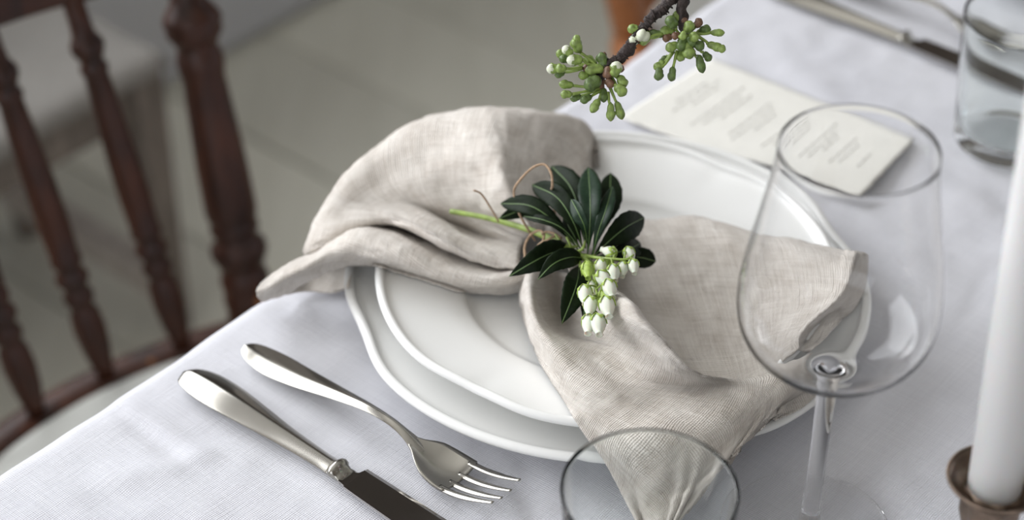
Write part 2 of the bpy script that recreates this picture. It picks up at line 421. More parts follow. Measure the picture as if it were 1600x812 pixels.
plate('charger_plate', PC + Vector((0, 0.0045, 0)), 0.1385, 0, 0.0048, 11, CHG, 18, 'larger white scalloped plate lying on the tablecloth, under the smaller plate', z0=0.0005)
plate('dinner_plate', PC + Vector((0, -0.0045, 0)), 0.1205, 0, 0.0038, 12, TOP, 54, 'smaller white scalloped plate on top of the large one, under the knotted napkin', z0=0.0135)
PC2 = L(0.672, 0.145)
plate('charger_plate', PC2, 0.1385, 0, 0.0048, 11, CHG, 245, 'larger white plate of the neighbouring setting in the top right corner', z0=0.0005)
plate('dinner_plate', PC2 + Vector((0.006, 0.006, 0)), 0.1205, 0, 0.0038, 12, TOP, 225, 'smaller white plate stacked on the neighbouring setting, top right corner', z0=0.0135)

# ------------------------------------------------------------------ napkin
def grid_surface(rows, n=9):
    """rows of (px,py,z) -> dense catmull-rom grid of world points"""
    G = [[at(*p) for p in r] for r in rows]
    G = [spline(r, n) for r in G]
    cols = [spline([G[i][j] for i in range(len(G))], n) for j in range(len(G[0]))]
    return [[cols[j][i] for j in range(len(cols))] for i in range(len(cols[0]))]
NAP_V, NAP_F, NAP_UV = [], [], []
PLATE_PROF = []
for cc, Rm, pr, z0 in ((PC + Vector((0, .0045, 0)), .1385, CHG, .0005), (PC + Vector((0, -.0045, 0)), .1205, TOP, .0135)):
    up = []; 
    for fr, h, _, _ in pr:
        if up and fr * Rm < up[-1][0]: break
        up.append((fr * Rm, h + z0 + TZ))
    PLATE_PROF.append((cc, up))
def top_height(p):
    h = TZ + 0.002
    for cc, up in PLATE_PROF:
        d = math.hypot(p.x - cc.x, p.y - cc.y)
        if d > up[-1][0] + 0.0015: continue
        hh = up[-1][1]
        for a, b in zip(up, up[1:]):
            if d <= b[0]: hh = a[1] + (b[1] - a[1]) * (d - a[0]) / max(1e-6, b[0] - a[0]); break
        h = max(h, hh + 0.0014)
    return h
def lift(p):
    for _ in range(6):
        h = top_height(p)
        if p.z >= h - 1e-5: break
        d = cam.location - p; p = p + d * ((h - p.z) / d.z)
    return p
def add_patch(rows, n=9, rough=0.0009, seed=0.0, disp=None, uvrot=0.0, flip=False):
    g = grid_surface(rows, n); a = len(g); b = len(g[0]); base = len(NAP_V)
    # uv by accumulated length along the middle lines
    us = [[0] * b for _ in range(a)]; vs = [[0] * b for _ in range(a)]
    ul = [0]; mi = a // 2
    for j in range(1, b): ul.append(ul[-1] + sum((g[i][j] - g[i][j - 1]).length for i in (a // 4, mi, 3 * a // 4)) / 3)
    vl = [0]; mj = b // 2
    for i in range(1, a): vl.append(vl[-1] + sum((g[i][j] - g[i - 1][j]).length for j in (b // 4, mj, 3 * b // 4)) / 3)
    cr_, sr_ = math.cos(R(uvrot)), math.sin(R(uvrot))
    for i in range(a):
        for j in range(b):
            du = g[i][min(j + 1, b - 1)] - g[i][max(j - 1, 0)]; dv = g[min(i + 1, a - 1)][j] - g[max(i - 1, 0)][j]
            nn = du.cross(dv)
            nn = nn.normalized() if nn.length > 1e-12 else UP.copy()
            if nn.z < 0: nn = -nn
            p = g[i][j]; q = p + Vector((seed, 0, 0))
            h = rough * (noise.noise(q * 45) + 0.6 * (0.35 - abs(noise.noise(q * 75))) + 0.6 * (0.3 - abs(noise.noise(q * 150 + Vector((9, 3, 1))))) + 0.22 * noise.noise(q * 300))
            if disp: h += disp(i / (a - 1), j / (b - 1), p)
            NAP_V.append(lift(p + nn * h)); NAP_UV.append((ul[j] * cr_ - vl[i] * sr_ + seed, ul[j] * sr_ + vl[i] * cr_))
    for i in range(a - 1):
        for j in range(b - 1):
            f = (base + i * b + j, base + i * b + j + 1, base + (i + 1) * b + j + 1, base + (i + 1) * b + j)
            NAP_F.append(f[::-1] if flip else f)
# back billow: rows run along lines from the knot outwards
BACK = [
 [(880, 380, .042), (892, 350, .040), (905, 318, .038), (917, 290, .037), (927, 264, .034), (936, 262, .018)],
 [(866, 372, .048), (878, 332, .045), (895, 287, .042), (912, 245, .040), (922, 213, .038), (934, 226, .018)],
 [(858, 368, .052), (865, 322, .050), (874, 272, .049), (886, 226, .048), (899, 188, .047), (916, 200, .020)],
 [(850, 366, .050), (846, 322, .050), (846, 272, .056), (846, 222, .060), (850, 178, .060), (868, 195, .020)],
 [(842, 366, .054), (818, 325, .062), (806, 275, .066), (800, 222, .070), (800, 172, .068), (822, 192, .020)],
 [(836, 366, .056), (803, 322, .064), (782, 275, .072), (772, 222, .074), (762, 170, .069), (785, 192, .018)],
 [(830, 368, .050), (778, 332, .056), (748, 290, .062), (728, 238, .070), (716, 173, .068), (742, 200, .018)],
 [(824, 372, .046), (765, 342, .046), (715, 302, .054), (682, 252, .062), (652, 190, .064), (680, 218, .014)],
 [(819, 378, .045), (750, 352, .042), (682, 318, .050), (632, 275, .057), (594, 224, .058), (622, 248, .010)],
 [(816, 386, .045), (745, 366, .034), (664, 330, .046), (586, 305, .052), (538, 277, .052), (566, 294, .008)],
 [(813, 396, .046), (745, 384, .046), (664, 346, .056), (576, 328, .050), (500, 330, .044), (520, 345, .006)],
 [(812, 410, .047), (748, 398, .050), (676, 366, .058), (590, 342, .050), (487, 368, .038), (500, 380, .006)],
 [(813, 422, .045), (754, 412, .046), (690, 383, .050), (606, 350, .045), (484, 392, .032), (490, 400, .006)],
 [(816, 426, .034), (762, 415, .034), (702, 388, .034), (618, 352, .032), (500, 392, .026), (500, 402, .006)],
]
add_patch(BACK, 9, 0.0017, 0.0, uvrot=20, flip=True)
FLAP = [   # columns listed as rows: from the tip hanging past the table edge to the knot
 [(408, 444, .022), (403, 452, .024), (401, 462, .018), (406, 470, .010), (412, 474, .006)],
 [(424, 430, .026), (424, 440, .034), (425, 452, .030), (428, 462, .016), (434, 466, .006)],
 [(452, 413, .028), (450, 425, .038), (450, 438, .034), (452, 448, .022), (458, 455, .010)],
 [(486, 398, .028), (480, 410, .042), (480, 422, .040), (482, 430, .030), (492, 432, .022)],
 [(520, 372, .030), (512, 388, .046), (512, 404, .044), (516, 412, .034), (524, 418, .026)],
 [(560, 344, .032), (556, 370, .052), (554, 395, .048), (556, 409, .036), (562, 416, .028)],
 [(600, 350, .034), (598, 375, .054), (597, 400, .050), (600, 414, .036), (604, 421, .031)],
 [(640, 362, .034), (640, 390, .052), (640, 415, .048), (642, 427, .034), (644, 434, .029)],
 [(690, 386, .036), (688, 410, .048), (688, 430, .045), (690, 440, .031), (692, 448, .026)],
 [(740, 408, .036), (738, 425, .047), (738, 440, .043), (740, 449, .030), (742, 457, .0245)],
 [(785, 420, .036), (784, 432, .047), (784, 444, .043), (786, 452, .030), (788, 460, .0245)],
 [(822, 412, .038), (822, 424, .046), (822, 436, .043), (822, 445, .031), (822, 452, .0245)],
]
add_patch(FLAP, 9, 0.0015, 0.37, uvrot=15)
LOW = [    # the layer that lies on the tablecloth under the flap
 [(436, 448, .012), (440, 455, .008), (446, 460, .004)],
 [(474, 430, .006), (476, 445, .003), (480, 455, .002)],
 [(512, 414, .004), (514, 436, .0025), (518, 458, .002)],
 [(538, 408, .004), (538, 430, .0025), (537, 452, .002)],
 [(549, 406, .004), (548, 430, .0025), (546, 449, .002)],
]
add_patch(LOW, 9, 0.0006, 0.71, uvrot=35)
def hem_ridge(x, c=0.90, w=0.010, h=0.0006): return h * math.exp(-((x - c) / w) ** 2)
FRONT = [
 [(818, 430, .034), (826, 424, .046), (846, 422, .042), (868, 424, .034), (893, 428, .036), (925, 436, .046), (955, 450, .048), (968, 462, .030), (972, 470, .018)],
 [(813, 465, .030), (826, 458, .056), (846, 470, .042), (868, 482, .025), (893, 490, .027), (930, 478, .050), (966, 466, .074), (988, 474, .070), (986, 496, .016)],
 [(820, 505, .026), (833, 500, .052), (852, 510, .048), (880, 522, .032), (908, 526, .034), (944, 514, .050), (984, 500, .078), (1014, 506, .075), (1010, 526, .015)],
 [(843, 560, .030), (862, 550, .048), (892, 548, .046), (922, 550, .043), (955, 545, .046), (992, 536, .062), (1024, 530, .076), (1043, 538, .071), (1036, 558, .015)],
 [(876, 615, .032), (905, 606, .044), (938, 600, .046), (970, 598, .044), (1008, 592, .047), (1042, 584, .058), (1068, 578, .065), (1085, 582, .060), (1076, 598, .017)],
 [(903, 664, .036), (944, 650, .041), (985, 640, .043), (1035, 630, .043), (1080, 617, .046), (1120, 603, .047), (1146, 595, .046), (1160, 592, .038), (1150, 604, .020)],
 [(936, 712, .028), (974, 698, .035), (1024, 684, .040), (1076, 668, .041), (1125, 650, .044), (1170, 625, .044), (1208, 600, .044), (1240, 580, .042), (1262, 572, .038)],
 [(968, 765, .012), (1000, 750, .020), (1040, 735, .027), (1082, 716, .032), (1124, 695, .034), (1160, 672, .036), (1196, 646, .038), (1234, 618, .038), (1270, 599, .036)],
 [(990, 806, .005), (1010, 795, .008), (1040, 780, .013), (1072, 765, .019), (1100, 748, .023), (1125, 730, .027), (1145, 708, .030), (1168, 684, .031), (1206, 652, .033)],
 [(1012, 850, .003), (1020, 846, .003), (1032, 840, .004), (1044, 832, .005), (1056, 822, .007), (1068, 806, .010), (1082, 788, .014), (1104, 760, .019), (1147, 706, .028)],
]
add_patch(FRONT, 9, 0.0012, 1.13, uvrot=28,
          disp=lambda i, j, p: (-hem_ridge(i, 0.885, 0.008, 0.0011) + hem_ridge(i, 0.91, 0.014, 0.0009)) * (1 if j > 0.3 else 0)
          + 0.0017 * math.sin(j * 46 + 2 * math.sin(j * 17)) * max(0, i - 0.72) / 0.28)
RIGHT = [
 [(882, 380, .036), (932, 358, .034), (990, 346, .033), (1060, 340, .034), (1130, 350, .035), (1200, 366, .036), (1285, 385, .038), (1340, 393, .040)],
 [(882, 400, .045), (938, 382, .043), (1000, 366, .035), (1065, 362, .040), (1135, 372, .041), (1205, 388, .043), (1285, 404, .046), (1334, 412, .048)],
 [(888, 420, .045), (945, 412, .034), (1010, 404, .030), (1075, 405, .037), (1140, 415, .038), (1210, 428, .041), (1282, 440, .046), (1325, 445, .050)],
 [(900, 442, .032), (960, 446, .026), (1020, 452, .027), (1085, 458, .029), (1145, 466, .032), (1210, 475, .037), (1272, 480, .044), (1304, 478, .050)],
 [(930, 470, .022), (985, 485, .021), (1035, 502, .021), (1095, 512, .024), (1150, 518, .028), (1205, 518, .034), (1250, 512, .043), (1276, 504, .048)],
 [(960, 492, .018), (1005, 522, .018), (1050, 548, .019), (1100, 556, .022), (1155, 558, .027), (1202, 554, .033), (1232, 545, .040), (1252, 532, .045)],
 [(985, 510, .014), (1032, 552, .015), (1076, 592, .016), (1118, 606, .020), (1162, 606, .024), (1206, 590, .031), (1232, 572, .037), (1250, 556, .041)],
]
add_patch(RIGHT, 9, 0.0013, 1.71, uvrot=8, disp=lambda i, j, p: -hem_ridge(j, 0.935, 0.006, 0.0006) + hem_ridge(j, 0.95, 0.010, 0.0004)
          + 0.0008 * math.sin(p.x * 150 + 3 * math.sin(p.y * 30)) * max(0, 1 - abs(j - 0.55) * 2.6))
UNDER = [
 [(1338, 393, .0385), (1350, 395, .038), (1356, 399, .034)],
 [(1334, 416, .046), (1350, 415, .036), (1355, 424, .028)],
 [(1323, 448, .048), (1342, 447, .033), (1350, 452, .024)],
 [(1302, 480, .048), (1326, 484, .030), (1333, 490, .022)],
 [(1274, 506, .046), (1296, 515, .028), (1304, 520, .022)],
 [(1250, 534, .043), (1272, 543, .028), (1280, 548, .022)],
 [(1248, 558, .039), (1262, 566, .034), (1270, 570, .030)],
]
add_patch(UNDER, 7, 0.0006, 2.3, uvrot=30)
UNDER2 = [
 [(1262, 590, .032), (1276, 598, .030), (1281, 602, .026)],
 [(1240, 606, .031), (1262, 618, .026), (1270, 622, .024)],
 [(1212, 632, .029), (1236, 634, .0255), (1248, 640, .023)],
 [(1190, 655, .027), (1205, 655, .025), (1212, 656, .023)],
]
add_patch(UNDER2, 7, 0.0005, 2.7, uvrot=50)
nap_o = PC + UP * 0.02
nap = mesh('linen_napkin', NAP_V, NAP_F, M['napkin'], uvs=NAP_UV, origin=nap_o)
so = nap.modifiers.new('thick', 'SOLIDIFY'); so.thickness = 0.0009; so.offset = 0
tag(nap, 'oatmeal linen napkin knotted in the middle and spread over the stacked plates', 'napkin')

# ------------------------------------------------------------------ cutlery
def sect(stations, seg=20, sup=1.0):
    """stations: (s, t, z_low, half width, height, crown) -> closed loft; s,t in table coords"""
    V, F = [], []
    for (s, t, z, hw, th) in stations:
        for k in range(seg):
            a = 2 * math.pi * k / seg; c, sn = math.cos(a), math.sin(a)
            if sup and sn >= 0: zz = th * (0.42 + 0.58 * (1 - abs(c) ** 1.25) ** 0.9)
            elif sup: zz = th * 0.42 * (1 + sn)
            else: zz = th / 2 * (1 + sn)
            V.append(L(s + hw * c, t, z + zz))
    n = len(stations)
    for i in range(n - 1):
        for k in range(seg):
            q = (k + 1) % seg; F.append((i * seg + k, i * seg + q, (i + 1) * seg + q, (i + 1) * seg + k))
    F.append(tuple(range(seg))[::-1]); F.append(tuple((n - 1) * seg + k for k in range(seg)))
    return V, [f[::-1] for f in F]
def interp(tab, x):
    if x <= tab[0][0]: return tab[0][1:]
    for a, b in zip(tab, tab[1:]):
        if x <= b[0]:
            u = (x - a[0]) / (b[0] - a[0]); 
            return tuple(p + (q - p) * u for p, q in zip(a[1:], b[1:]))
    return tab[-1][1:]
def smooth_tab(tab, n=8):
    P = spline([Vector(a) for a in tab], n)
    return P
def knife(name, s0, t0, label, s_tilt=0.0, z0=0.0012, flip=1):
    root = empty(name, L(s0, t0), label, 'knife')
    hd = [(0.000, 0.0005, 0.0022), (0.0012, 0.0042, 0.0035), (0.004, 0.0068, 0.0050), (0.010, 0.0088, 0.0066), (0.020, 0.0101, 0.0078), (0.034, 0.0100, 0.0084), (0.052, 0.0084, 0.0082), (0.075, 0.0063, 0.0076), (0.098, 0.0052, 0.0070), (0.1085, 0.0052, 0.0068)]
    st = [(v.x, v.y, v.z) for v in spline([Vector(a) for a in hd], 6)]
    mesh('handle', *sect([(s0, t0 + flip * x, z0, max(w_, 0.0003), h_) for x, w_, h_ in st], 28), M['steel'], root)
    bo = [(0.1080, .0050, .0062), (0.1090, .0060, .0076), (0.1105, .0064, .0080), (0.1120, .0060, .0074), (0.1128, .0052, .0060), (0.1145, .0050, .0042), (0.117, .0056, .0032)]
    mesh('bolster', *sect([(s0, t0 + flip * x, z0 + 0.0002, w_, h_) for x, w_, h_ in bo], 28, 0), M['steel'], root)
    # blade: flat, wide, edge towards the table edge's left
    V, F = [], []
    bl = [(0.1155, .0052, .0052), (0.119, .0062, .0056), (0.1205, .0100, .0060), (0.124, .0102, .0066), (0.16, .0100, .0080), (0.195, .0094, .0088), (0.215, .0072, .0088), (0.226, .0035, .0070), (0.229, -.0005, .0035)]
    bl = [(v.x, v.y, v.z) for v in spline([Vector(a) for a in bl], 5)]
    for x, a, b in bl:
        for (q, zz) in ((-b, 0.0016), (-b, 0.0031), (a * 0.8, 0.0027), (a, 0.0020), (a * 0.8, 0.0014)): V.append(L(s0 + q, t0 + flip * x, z0 + zz))
    n = len(bl)
    for i in range(n - 1):
        for k in range(5):
            q = (k + 1) % 5; F.append((i * 5 + k, i * 5 + q, (i + 1) * 5 + q, (i + 1) * 5 + k))
    F.append((0, 1, 2, 3, 4)); F.append(tuple((n - 1) * 5 + k for k in range(5))[::-1])
    bl_o = mesh('blade', V, F, M['steel_blade'], root, smooth=False)
    return root
knife('table_knife', -0.0600, 0.010, 'polished steel dinner knife on the tablecloth, nearest the left corner')

knife('table_knife', 0.4570, 0.009, 'steel dinner knife of the neighbouring setting, blurred at the top right edge')
FK = 0.955
def fork(name, s0, t0, label, tf=None):
    root = empty(name, L(s0, t0), label, 'fork')
    # handle stations: x, half width, bottom z, thickness
    hd = [(0, .0006, .0050, .0012), (.0015, .0036, .0046, .0018), (.006, .0064, .0040, .0024), (.014, .0082, .0036, .0028), (.026, .0090, .0040, .0030), (.045, .0076, .0062, .0030), (.070, .0050, .0105, .0030), (.092, .0032, .0138, .0030), (.108, .0026, .0140, .0030), (.118, .0028, .0120, .0028), (.126, .0042, .0088, .0024), (.132, .0072, .0060, .0020)]
    st = spline([Vector(a) for a in hd], 6)
    mesh('handle', *sect([(s0, t0 + v.x * FK, v.z, max(v.y, .0003), v.w) for v in st], 24), M['steel'], root)
    # head: curved shell from x=.126 to slots, then four tines
    hz = [(.124, .0096), (.132, .0064), (.140, .0036), (.150, .0022), (.160, .0030), (.170, .0056), (.180, .0095), (.186, .0126)]
    def zz(x): return interp(hz, x)[0]
    hz = [(v.x, v.y) for v in spline([Vector((a, b, 0)) for a, b in hz], 6)]
    hw = [(.124, .0032), (.128, .0050), (.133, .0084), (.139, .0112), (.147, .0126), (.156, .0126), (.186, .0112)]
    hw = [(v.x, v.y) for v in spline([Vector((a, b, 0)) for a, b in hw], 6)]
    cup = lambda q, x: 0.0030 * q * q * min(1, (x - .124) / .012)
    V, F = [], []
    XS = [.124 + .0011 * i for i in range(30)]; NQ = 13; th = 0.0016
    for layer in (0, 1):
        for x in XS:
            for j in range(NQ):
                q = -1 + 2 * j / (NQ - 1); V.append(L(s0 + interp(hw, x)[0] * q, t0 + x * FK, zz(x) + cup(q, x) + layer * th))
    nx = len(XS); o = nx * NQ
    for i in range(nx - 1):
        for j in range(NQ - 1):
            a = i * NQ + j; F.append((a, a + NQ, a + NQ + 1, a + 1)[::-1]); F.append((o + a, o + a + 1, o + a + NQ + 1, o + a + NQ)[::-1])
    rim = [i * NQ for i in range(nx)] + [(nx - 1) * NQ + j for j in range(1, NQ)] + [i * NQ + NQ - 1 for i in range(nx - 2, -1, -1)] + [j for j in range(NQ - 2, 0, -1)]
    for a, b in zip(rim, rim[1:] + rim[:1]): F.append((a, b, b + o, a + o))
    mesh('head', V, F, M['steel'], root)
    for k in range(4):
        q = -0.86 + 1.72 * k / 3
        pts = []
        for x in (.152, .158, .164, .170, .176, .182, .1865):
            pts.append((s0 + interp(hw, x)[0] * q * (1 if x < .16 else 1), t0 + x * FK, zz(x) + cup(q, x), .0019 - .0009 * max(0, (x - .17) / .017), .0017 - .0006 * max(0, (x - .17) / .017)))
        P = spline([Vector(a) for a in [(p[0], p[1], p[2]) for p in pts]], 4)
        W = spline([Vector((p[3], p[4], 0)) for p in pts], 4)
        mesh('tine', *sect([(p.x, p.y, p.z, w_.x, w_.y) for p, w_ in zip(P, W)], 12, 0), M['steel'], root)
    return root
fork('dinner_fork', -0.0270, 0.0205, 'polished steel dinner fork between the knife and the plates')
fork('dinner_fork', 0.4900, 0.018, 'steel dinner fork of the neighbouring setting, partly behind the far tumbler')

# ------------------------------------------------------------------ glassware
def glassware(name, c, prof_out, prof_in, mat, label, cat='glass', seg=96):
    """outer profile bottom->top then inner top->bottom, one closed skin"""
    P = list(prof_out) + list(prof_in)
    V, F = [], []
    for z, r in P:
        for k in range(seg):
            a = 2 * math.pi * k / seg; V.append(c + Vector((r * math.cos(a), r * math.sin(a), z)))
    n = len(P)
    for i in range(n - 1):
        for k in range(seg):
            q = (k + 1) % seg; F.append((i * seg + k, i * seg + q, (i + 1) * seg + q, (i + 1) * seg + k))
    V.append(c + UP * P[0][0]); V.append(c + UP * P[-1][0])
    for k in range(seg):
        q = (k + 1) % seg; F.append((len(V) - 2, q, k)); F.append((len(V) - 1, (n - 1) * seg + k, (n - 1) * seg + q))
    o = mesh(name, V, F, mat, origin=c); return tag(o, label, cat)
def sp2(pts, n=5): return [(v.x, v.y) for v in spline([Vector((a, b, 0)) for a, b in pts], n)]
WG = at(1262, 832); WG.z = TZ + 0.0015
def WZ(z):      # foot stays, bowl squeezed above the longer stem
    return z if z < .006 else (.006 + (z - .006) * (.0945 - .006) / (.078 - .006) if z < .078 else .0945 + (z - .078) * (.2152 - .0945) / (.2152 - .078))
out = sp2([(WZ(a), b) for a, b in [(0, .0365), (.0006, .0378), (.0014, .0372), (.0022, .030), (.0036, .015), (.0060, .0068), (.012, .0046), (.030, .0040), (.060, .0041), (.078, .0050), (.084, .0080), (.089, .0190), (.096, .0305), (.106, .0385), (.118, .0422), (.132, .0428), (.150, .0412), (.175, .0372), (.200, .0335), (.2145, .0322), (.2152, .0319)]])
inn = sp2([(WZ(a), b) for a, b in [(.2145, .0317), (.200, .0330), (.175, .0367), (.150, .0407), (.132, .0423), (.118, .0416), (.106, .0374), (.097, .0292), (.0915, .0180), (.0885, .0080), (.0878, .0005)]])
glassware('wine_glass', WG, out, inn, M['glass'], 'tall clear empty wine glass with a big rounded bowl, right of the plates', 'glass')
def tumbler(name, c, label, H, rt, rb, flare=0.0):
    o = sp2([(0.0004, rb * 0.80), (0.0, rb * 0.9), (0.0012, rb * 0.98), (.006, rb * 1.03), (.02, rb + (rt - rb) * .22), (H * .6, rb + (rt - rb) * .68), (H - .002, rt), (H - 0.0003, rt - .0004), (H, rt - .0011)])
    i = sp2([(H - .0006, rt - .0014), (H - .003, rt - .0016), (H * .6, rb + (rt - rb) * .68 - .0021), (.022, rb + (rt - rb) * .22 - .0022), (.0125, rb * .93), (.0095, rb * 0.80), (.0088, rb * 0.5), (.0094, rb * 0.25), (.0100, 0.0004)])
    o = [(.0030, 0.0004), (.0028, rb * .2), (.0022, rb * .5), (.0010, rb * .72)] + o
    return glassware(name, c, o, i, M['tumbler'], label, 'glass')
c = at(1015, 770, 0.085); tumbler('water_tumbler', Vector((c.x, c.y, TZ + 0.0015)), 'clear water tumbler in the foreground below the napkin corner', 0.085, 0.0370, 0.0290)
c = at(1572, 222, 0.0); tumbler('water_tumbler', Vector((c.x, c.y, TZ + 0.0015)), 'clear water tumbler at the top right, standing behind the menu card', 0.084, 0.0370, 0.0312)

# ------------------------------------------------------------------ candle
CB = at(1557, 748, 0.086); cz = 0.086
hold = empty('candle_holder', Vector((CB.x, CB.y, TZ)), 'aged dark brass candle holder with a beaded cup, bottom right', 'candle holder')
b0 = Vector((CB.x, CB.y, TZ + 0.001)); b1 = Vector((CB.x, CB.y, TZ + cz))
mesh('base', *lathe(b0, b1, [(0, .034), (.02, .036), (.05, .035), (.08, .026), (.13, .015), (.18, .009), (.22, .0075)], 40), M['brass'], hold)
sv, sf = lathe(b0, b1, [(.20, .0075), (.26, .0105), (.30, .0072), (.42, .006), (.55, .0075), (.60, .0105), (.64, .008), (.70, .0105), (.80, .0125), (.90, .0128), (.95, .0120)], 40)
for i, v in enumerate(sv):
    a = 2 * math.pi * (i % 40) / 40; ax_ = b0.lerp(b1, 0.5); d = Vector((v.x - b0.x, v.y - b0.y, 0)); v += d * (0.07 * math.cos(8 * a))
mesh('stem', sv, sf, M['brass'], hold)
cup = [(.90, .0115), (.93, .0150), (.965, .0185), (.99, .0198), (1.0, .0200), (1.0, .0192), (.975, .0178), (.95, .0155), (.935, .0130), (.93, .0002)]
mesh('cup', *lathe(b0, b1, cup, 64), M['brass'], hold)
parts = []
NB = 84
for k in range(NB):
    a = 2 * math.pi * k / NB; p = b1 + Vector((math.cos(a) * .0200, math.sin(a) * .0200, 0.0003)); tn = Vector((-math.sin(a), math.cos(a), 0.55)).normalized()
    parts.append(lathe(p - tn * .0011, p + tn * .0011, [(0, .0004), (.25, .0009), (.75, .0009), (1, .0004)], 6))
tag(mesh('beaded_rim', *join(parts), M['brass'], hold), 'rope-like beaded rim of the cup', kind='stuff')
CT = b1 + Vector((-.040 * .27, 0, .27))
cv, cf = lathe(b1 - UP * 0.0065, CT, [(0, .0104), (.01, .0112), (.30, .0114), (.8, .0108), (.96, .0102), (.985, .008), (1.0, .003)], 40)
can = empty('taper_candle', b1 - UP * 0.0065, 'tall ivory white taper candle in the brass holder, unlit, at the right edge', 'candle')
mesh('wax', cv, cf, M['wax'], can); mesh('wick', *tube([CT - UP * .002, CT + UP * .006, CT + Vector((.002, 0, .011))], .0007, 6), M['bark'], can)

# ------------------------------------------------------------------ menu card
CA, CB_, CC, CD = at(1113, 95), at(1432, 222), at(1342, 319), at(968, 187)
nx, ny = 60, 30; V, F = [], []
rc = random.Random(5)
for j in range(ny + 1):
    for i in range(nx + 1):
        u, v = i / nx, j / ny
        p = (CA.lerp(CB_, u)).lerp(CD.lerp(CC, u), v)
        if i in (0, nx) or j == ny: 
            k = 0.0011 * noise.noise(Vector((u * 31, v * 37, 0.3))) + 0.0006 * noise.noise(Vector((u * 90, v * 80, 2)))
            p = p + (E2 * k if i in (0, nx) else E1 * k)
        p.z = TZ + 0.0016 + 0.0035 * u * v + 0.0012 * math.sin(u * 7 + v * 3) * v
        V.append(p)
for j in range(ny):
    for i in range(nx):
        a = j * (nx + 1) + i; F.append((a, a + nx + 1, a + nx + 2, a + 1))
card = mesh('menu_card', V, F, M['card'], origin=CA.lerp(CC, 0.5))
so = card.modifiers.new('thick', 'SOLIDIFY'); so.thickness = 0.0006; so.offset = 0
tag(card, 'cream deckle-edged paper menu card with faint handwriting, behind the plates', 'menu card')
parts = []
def card_pt(u, v):
    p = (CA.lerp(CB_, u)).lerp(CD.lerp(CC, u), v); p.z = TZ + 0.0016 + 0.0035 * u * v + 0.0012 * math.sin(u * 7 + v * 3) * v + 0.00050; return p
for u, v0, v1 in ((.10, .30, .62), (.13, .22, .75), (.16, .3, .6), (.24, .2, .8), (.27, .3, .72), (.30, .25, .6), (.39, .25, .75), (.42, .3, .8), (.45, .35, .6),
                  (.54, .22, .78), (.57, .3, .7), (.60, .35, .62), (.68, .2, .75), (.71, .3, .68), (.735, .35, .55), (.80, .28, .72), (.83, .36, .64), (.90, .42, .60)):
    v = v0
    while v < v1:
        wl_ = rc.uniform(.04, .10); n = 10
        pts = [card_pt(u + 0.007 * math.sin(q * 2.1 + rc.uniform(-.4, .4)) * rc.uniform(.4, 1), v + wl_ * q / n) for q in range(n + 1)]
        parts.append(tube(pts, 0.00022, 4, 1)); v += wl_ + .02
tag(mesh('handwriting', *join(parts), M['ink'], card), 'faint grey handwritten lines', kind='stuff')

# ------------------------------------------------------------------ evergreen sprig
SPR = at(905, 400, 0.058)
spr = empty('flowering_sprig', SPR, 'dark glossy leafed sprig with white bell flowers lying on the napkin knot', 'sprig')
VD = (SPR - cam.location).normalized()
def leaf(pts, width, roll=0.0, mat='leaf', prof='obovate', fold=0.25, wave=0.0):
    """pts: base .. tip control points (px,py,z)"""
    P = spline([at(*p) for p in pts], 8); n = len(P); V, F = [], []; NJ = 6
    Lh = sum((a - b).length for a, b in zip(P, P[1:]))
    W = width * 0.000305
    for i, p in enumerate(P):
        u = i / (n - 1)
        d = (P[min(i + 1, n - 1)] - P[max(i - 1, 0)]).normalized()
        side = d.cross(VD).normalized(); nrm = side.cross(d).normalized()
        if nrm.dot(VD) > 0: nrm = -nrm
        c, s_ = math.cos(R(roll)), math.sin(R(roll)); sd = side * c + nrm * s_; nm = nrm * c - side * s_
        if prof == 'obovate': hw = (math.sin(math.pi * min(1, u ** 1.95)) ** 0.72) * (0.0 if u in (0, 1) else 1)
        else: hw = math.sin(math.pi * u ** 0.85) ** 0.9 if 0 < u < 1 else 0
        hw = max(hw, 0.05 if u < 0.5 else 0.01) * W / 2
        for j in range(-NJ, NJ + 1):
            q = j / NJ
            e = 1 + (0.035 * math.sin(i * 2.4) if abs(q) == 1 else 0)
            V.append(p + sd * (hw * q * e) + nm * (fold * hw * (abs(q) ** 1.3) - 0.35 * fold * hw * q ** 4 * 2 + wave * W * math.sin(u * 9) * q * q))
    m_ = 2 * NJ + 1
    for i in range(n - 1):
        for j in range(m_ - 1): F.append((i * m_ + j, i * m_ + j + 1, (i + 1) * m_ + j + 1, (i + 1) * m_ + j))
    o = mesh('leaf', V, F, M[mat], spr)
    so = o.modifiers.new('thick', 'SOLIDIFY'); so.thickness = 0.00035; so.offset = -1
    # raised pale midrib as a sub-part
    rp = [V[i * m_ + NJ] - VD * 0.00045 for i in range(0, n, 3)] + [V[(n - 1) * m_ + NJ]]
    mesh('midrib', *tube(rp, [0.00042] + [0.00030] * (len(rp) - 3) + [0.00018, 0.00008], 6, 2), M['rib'], o)
    return o
z = .062
leaf([(905, 392, z), (872, 352, z + .012), (830, 322, z + .016), (783, 318, z + .008)], 34, 20, fold=.3)
leaf([(888, 372, z), (856, 345, z + .006), (822, 328, z + .008), (780, 341, z + .004)], 24, -15)
leaf([(907, 388, z + .004), (880, 358, z + .014), (850, 344, z + .016), (819, 338, z + .012)], 18, 35, fold=.3)
leaf([(912, 392, z), (895, 345, z + .018), (870, 308, z + .022), (832, 289, z + .014)], 40, 5)
leaf([(915, 388, z), (905, 330, z + .010), (890, 290, z + .014), (862, 260, z + .010)], 44, 10)
leaf([(919, 388, z + .002), (914, 356, z + .02), (905, 335, z + .026), (893, 312, z + .028)], 26, -30, 'leaf_gloss')
leaf([(918, 400, z), (922, 350, z + .018), (922, 305, z + .022), (919, 262, z + .014)], 40, -12, 'leaf_gloss')
leaf([(924, 400, z), (940, 350, z + .008), (952, 312, z + .010), (954, 271, z + .004)], 42, 0)
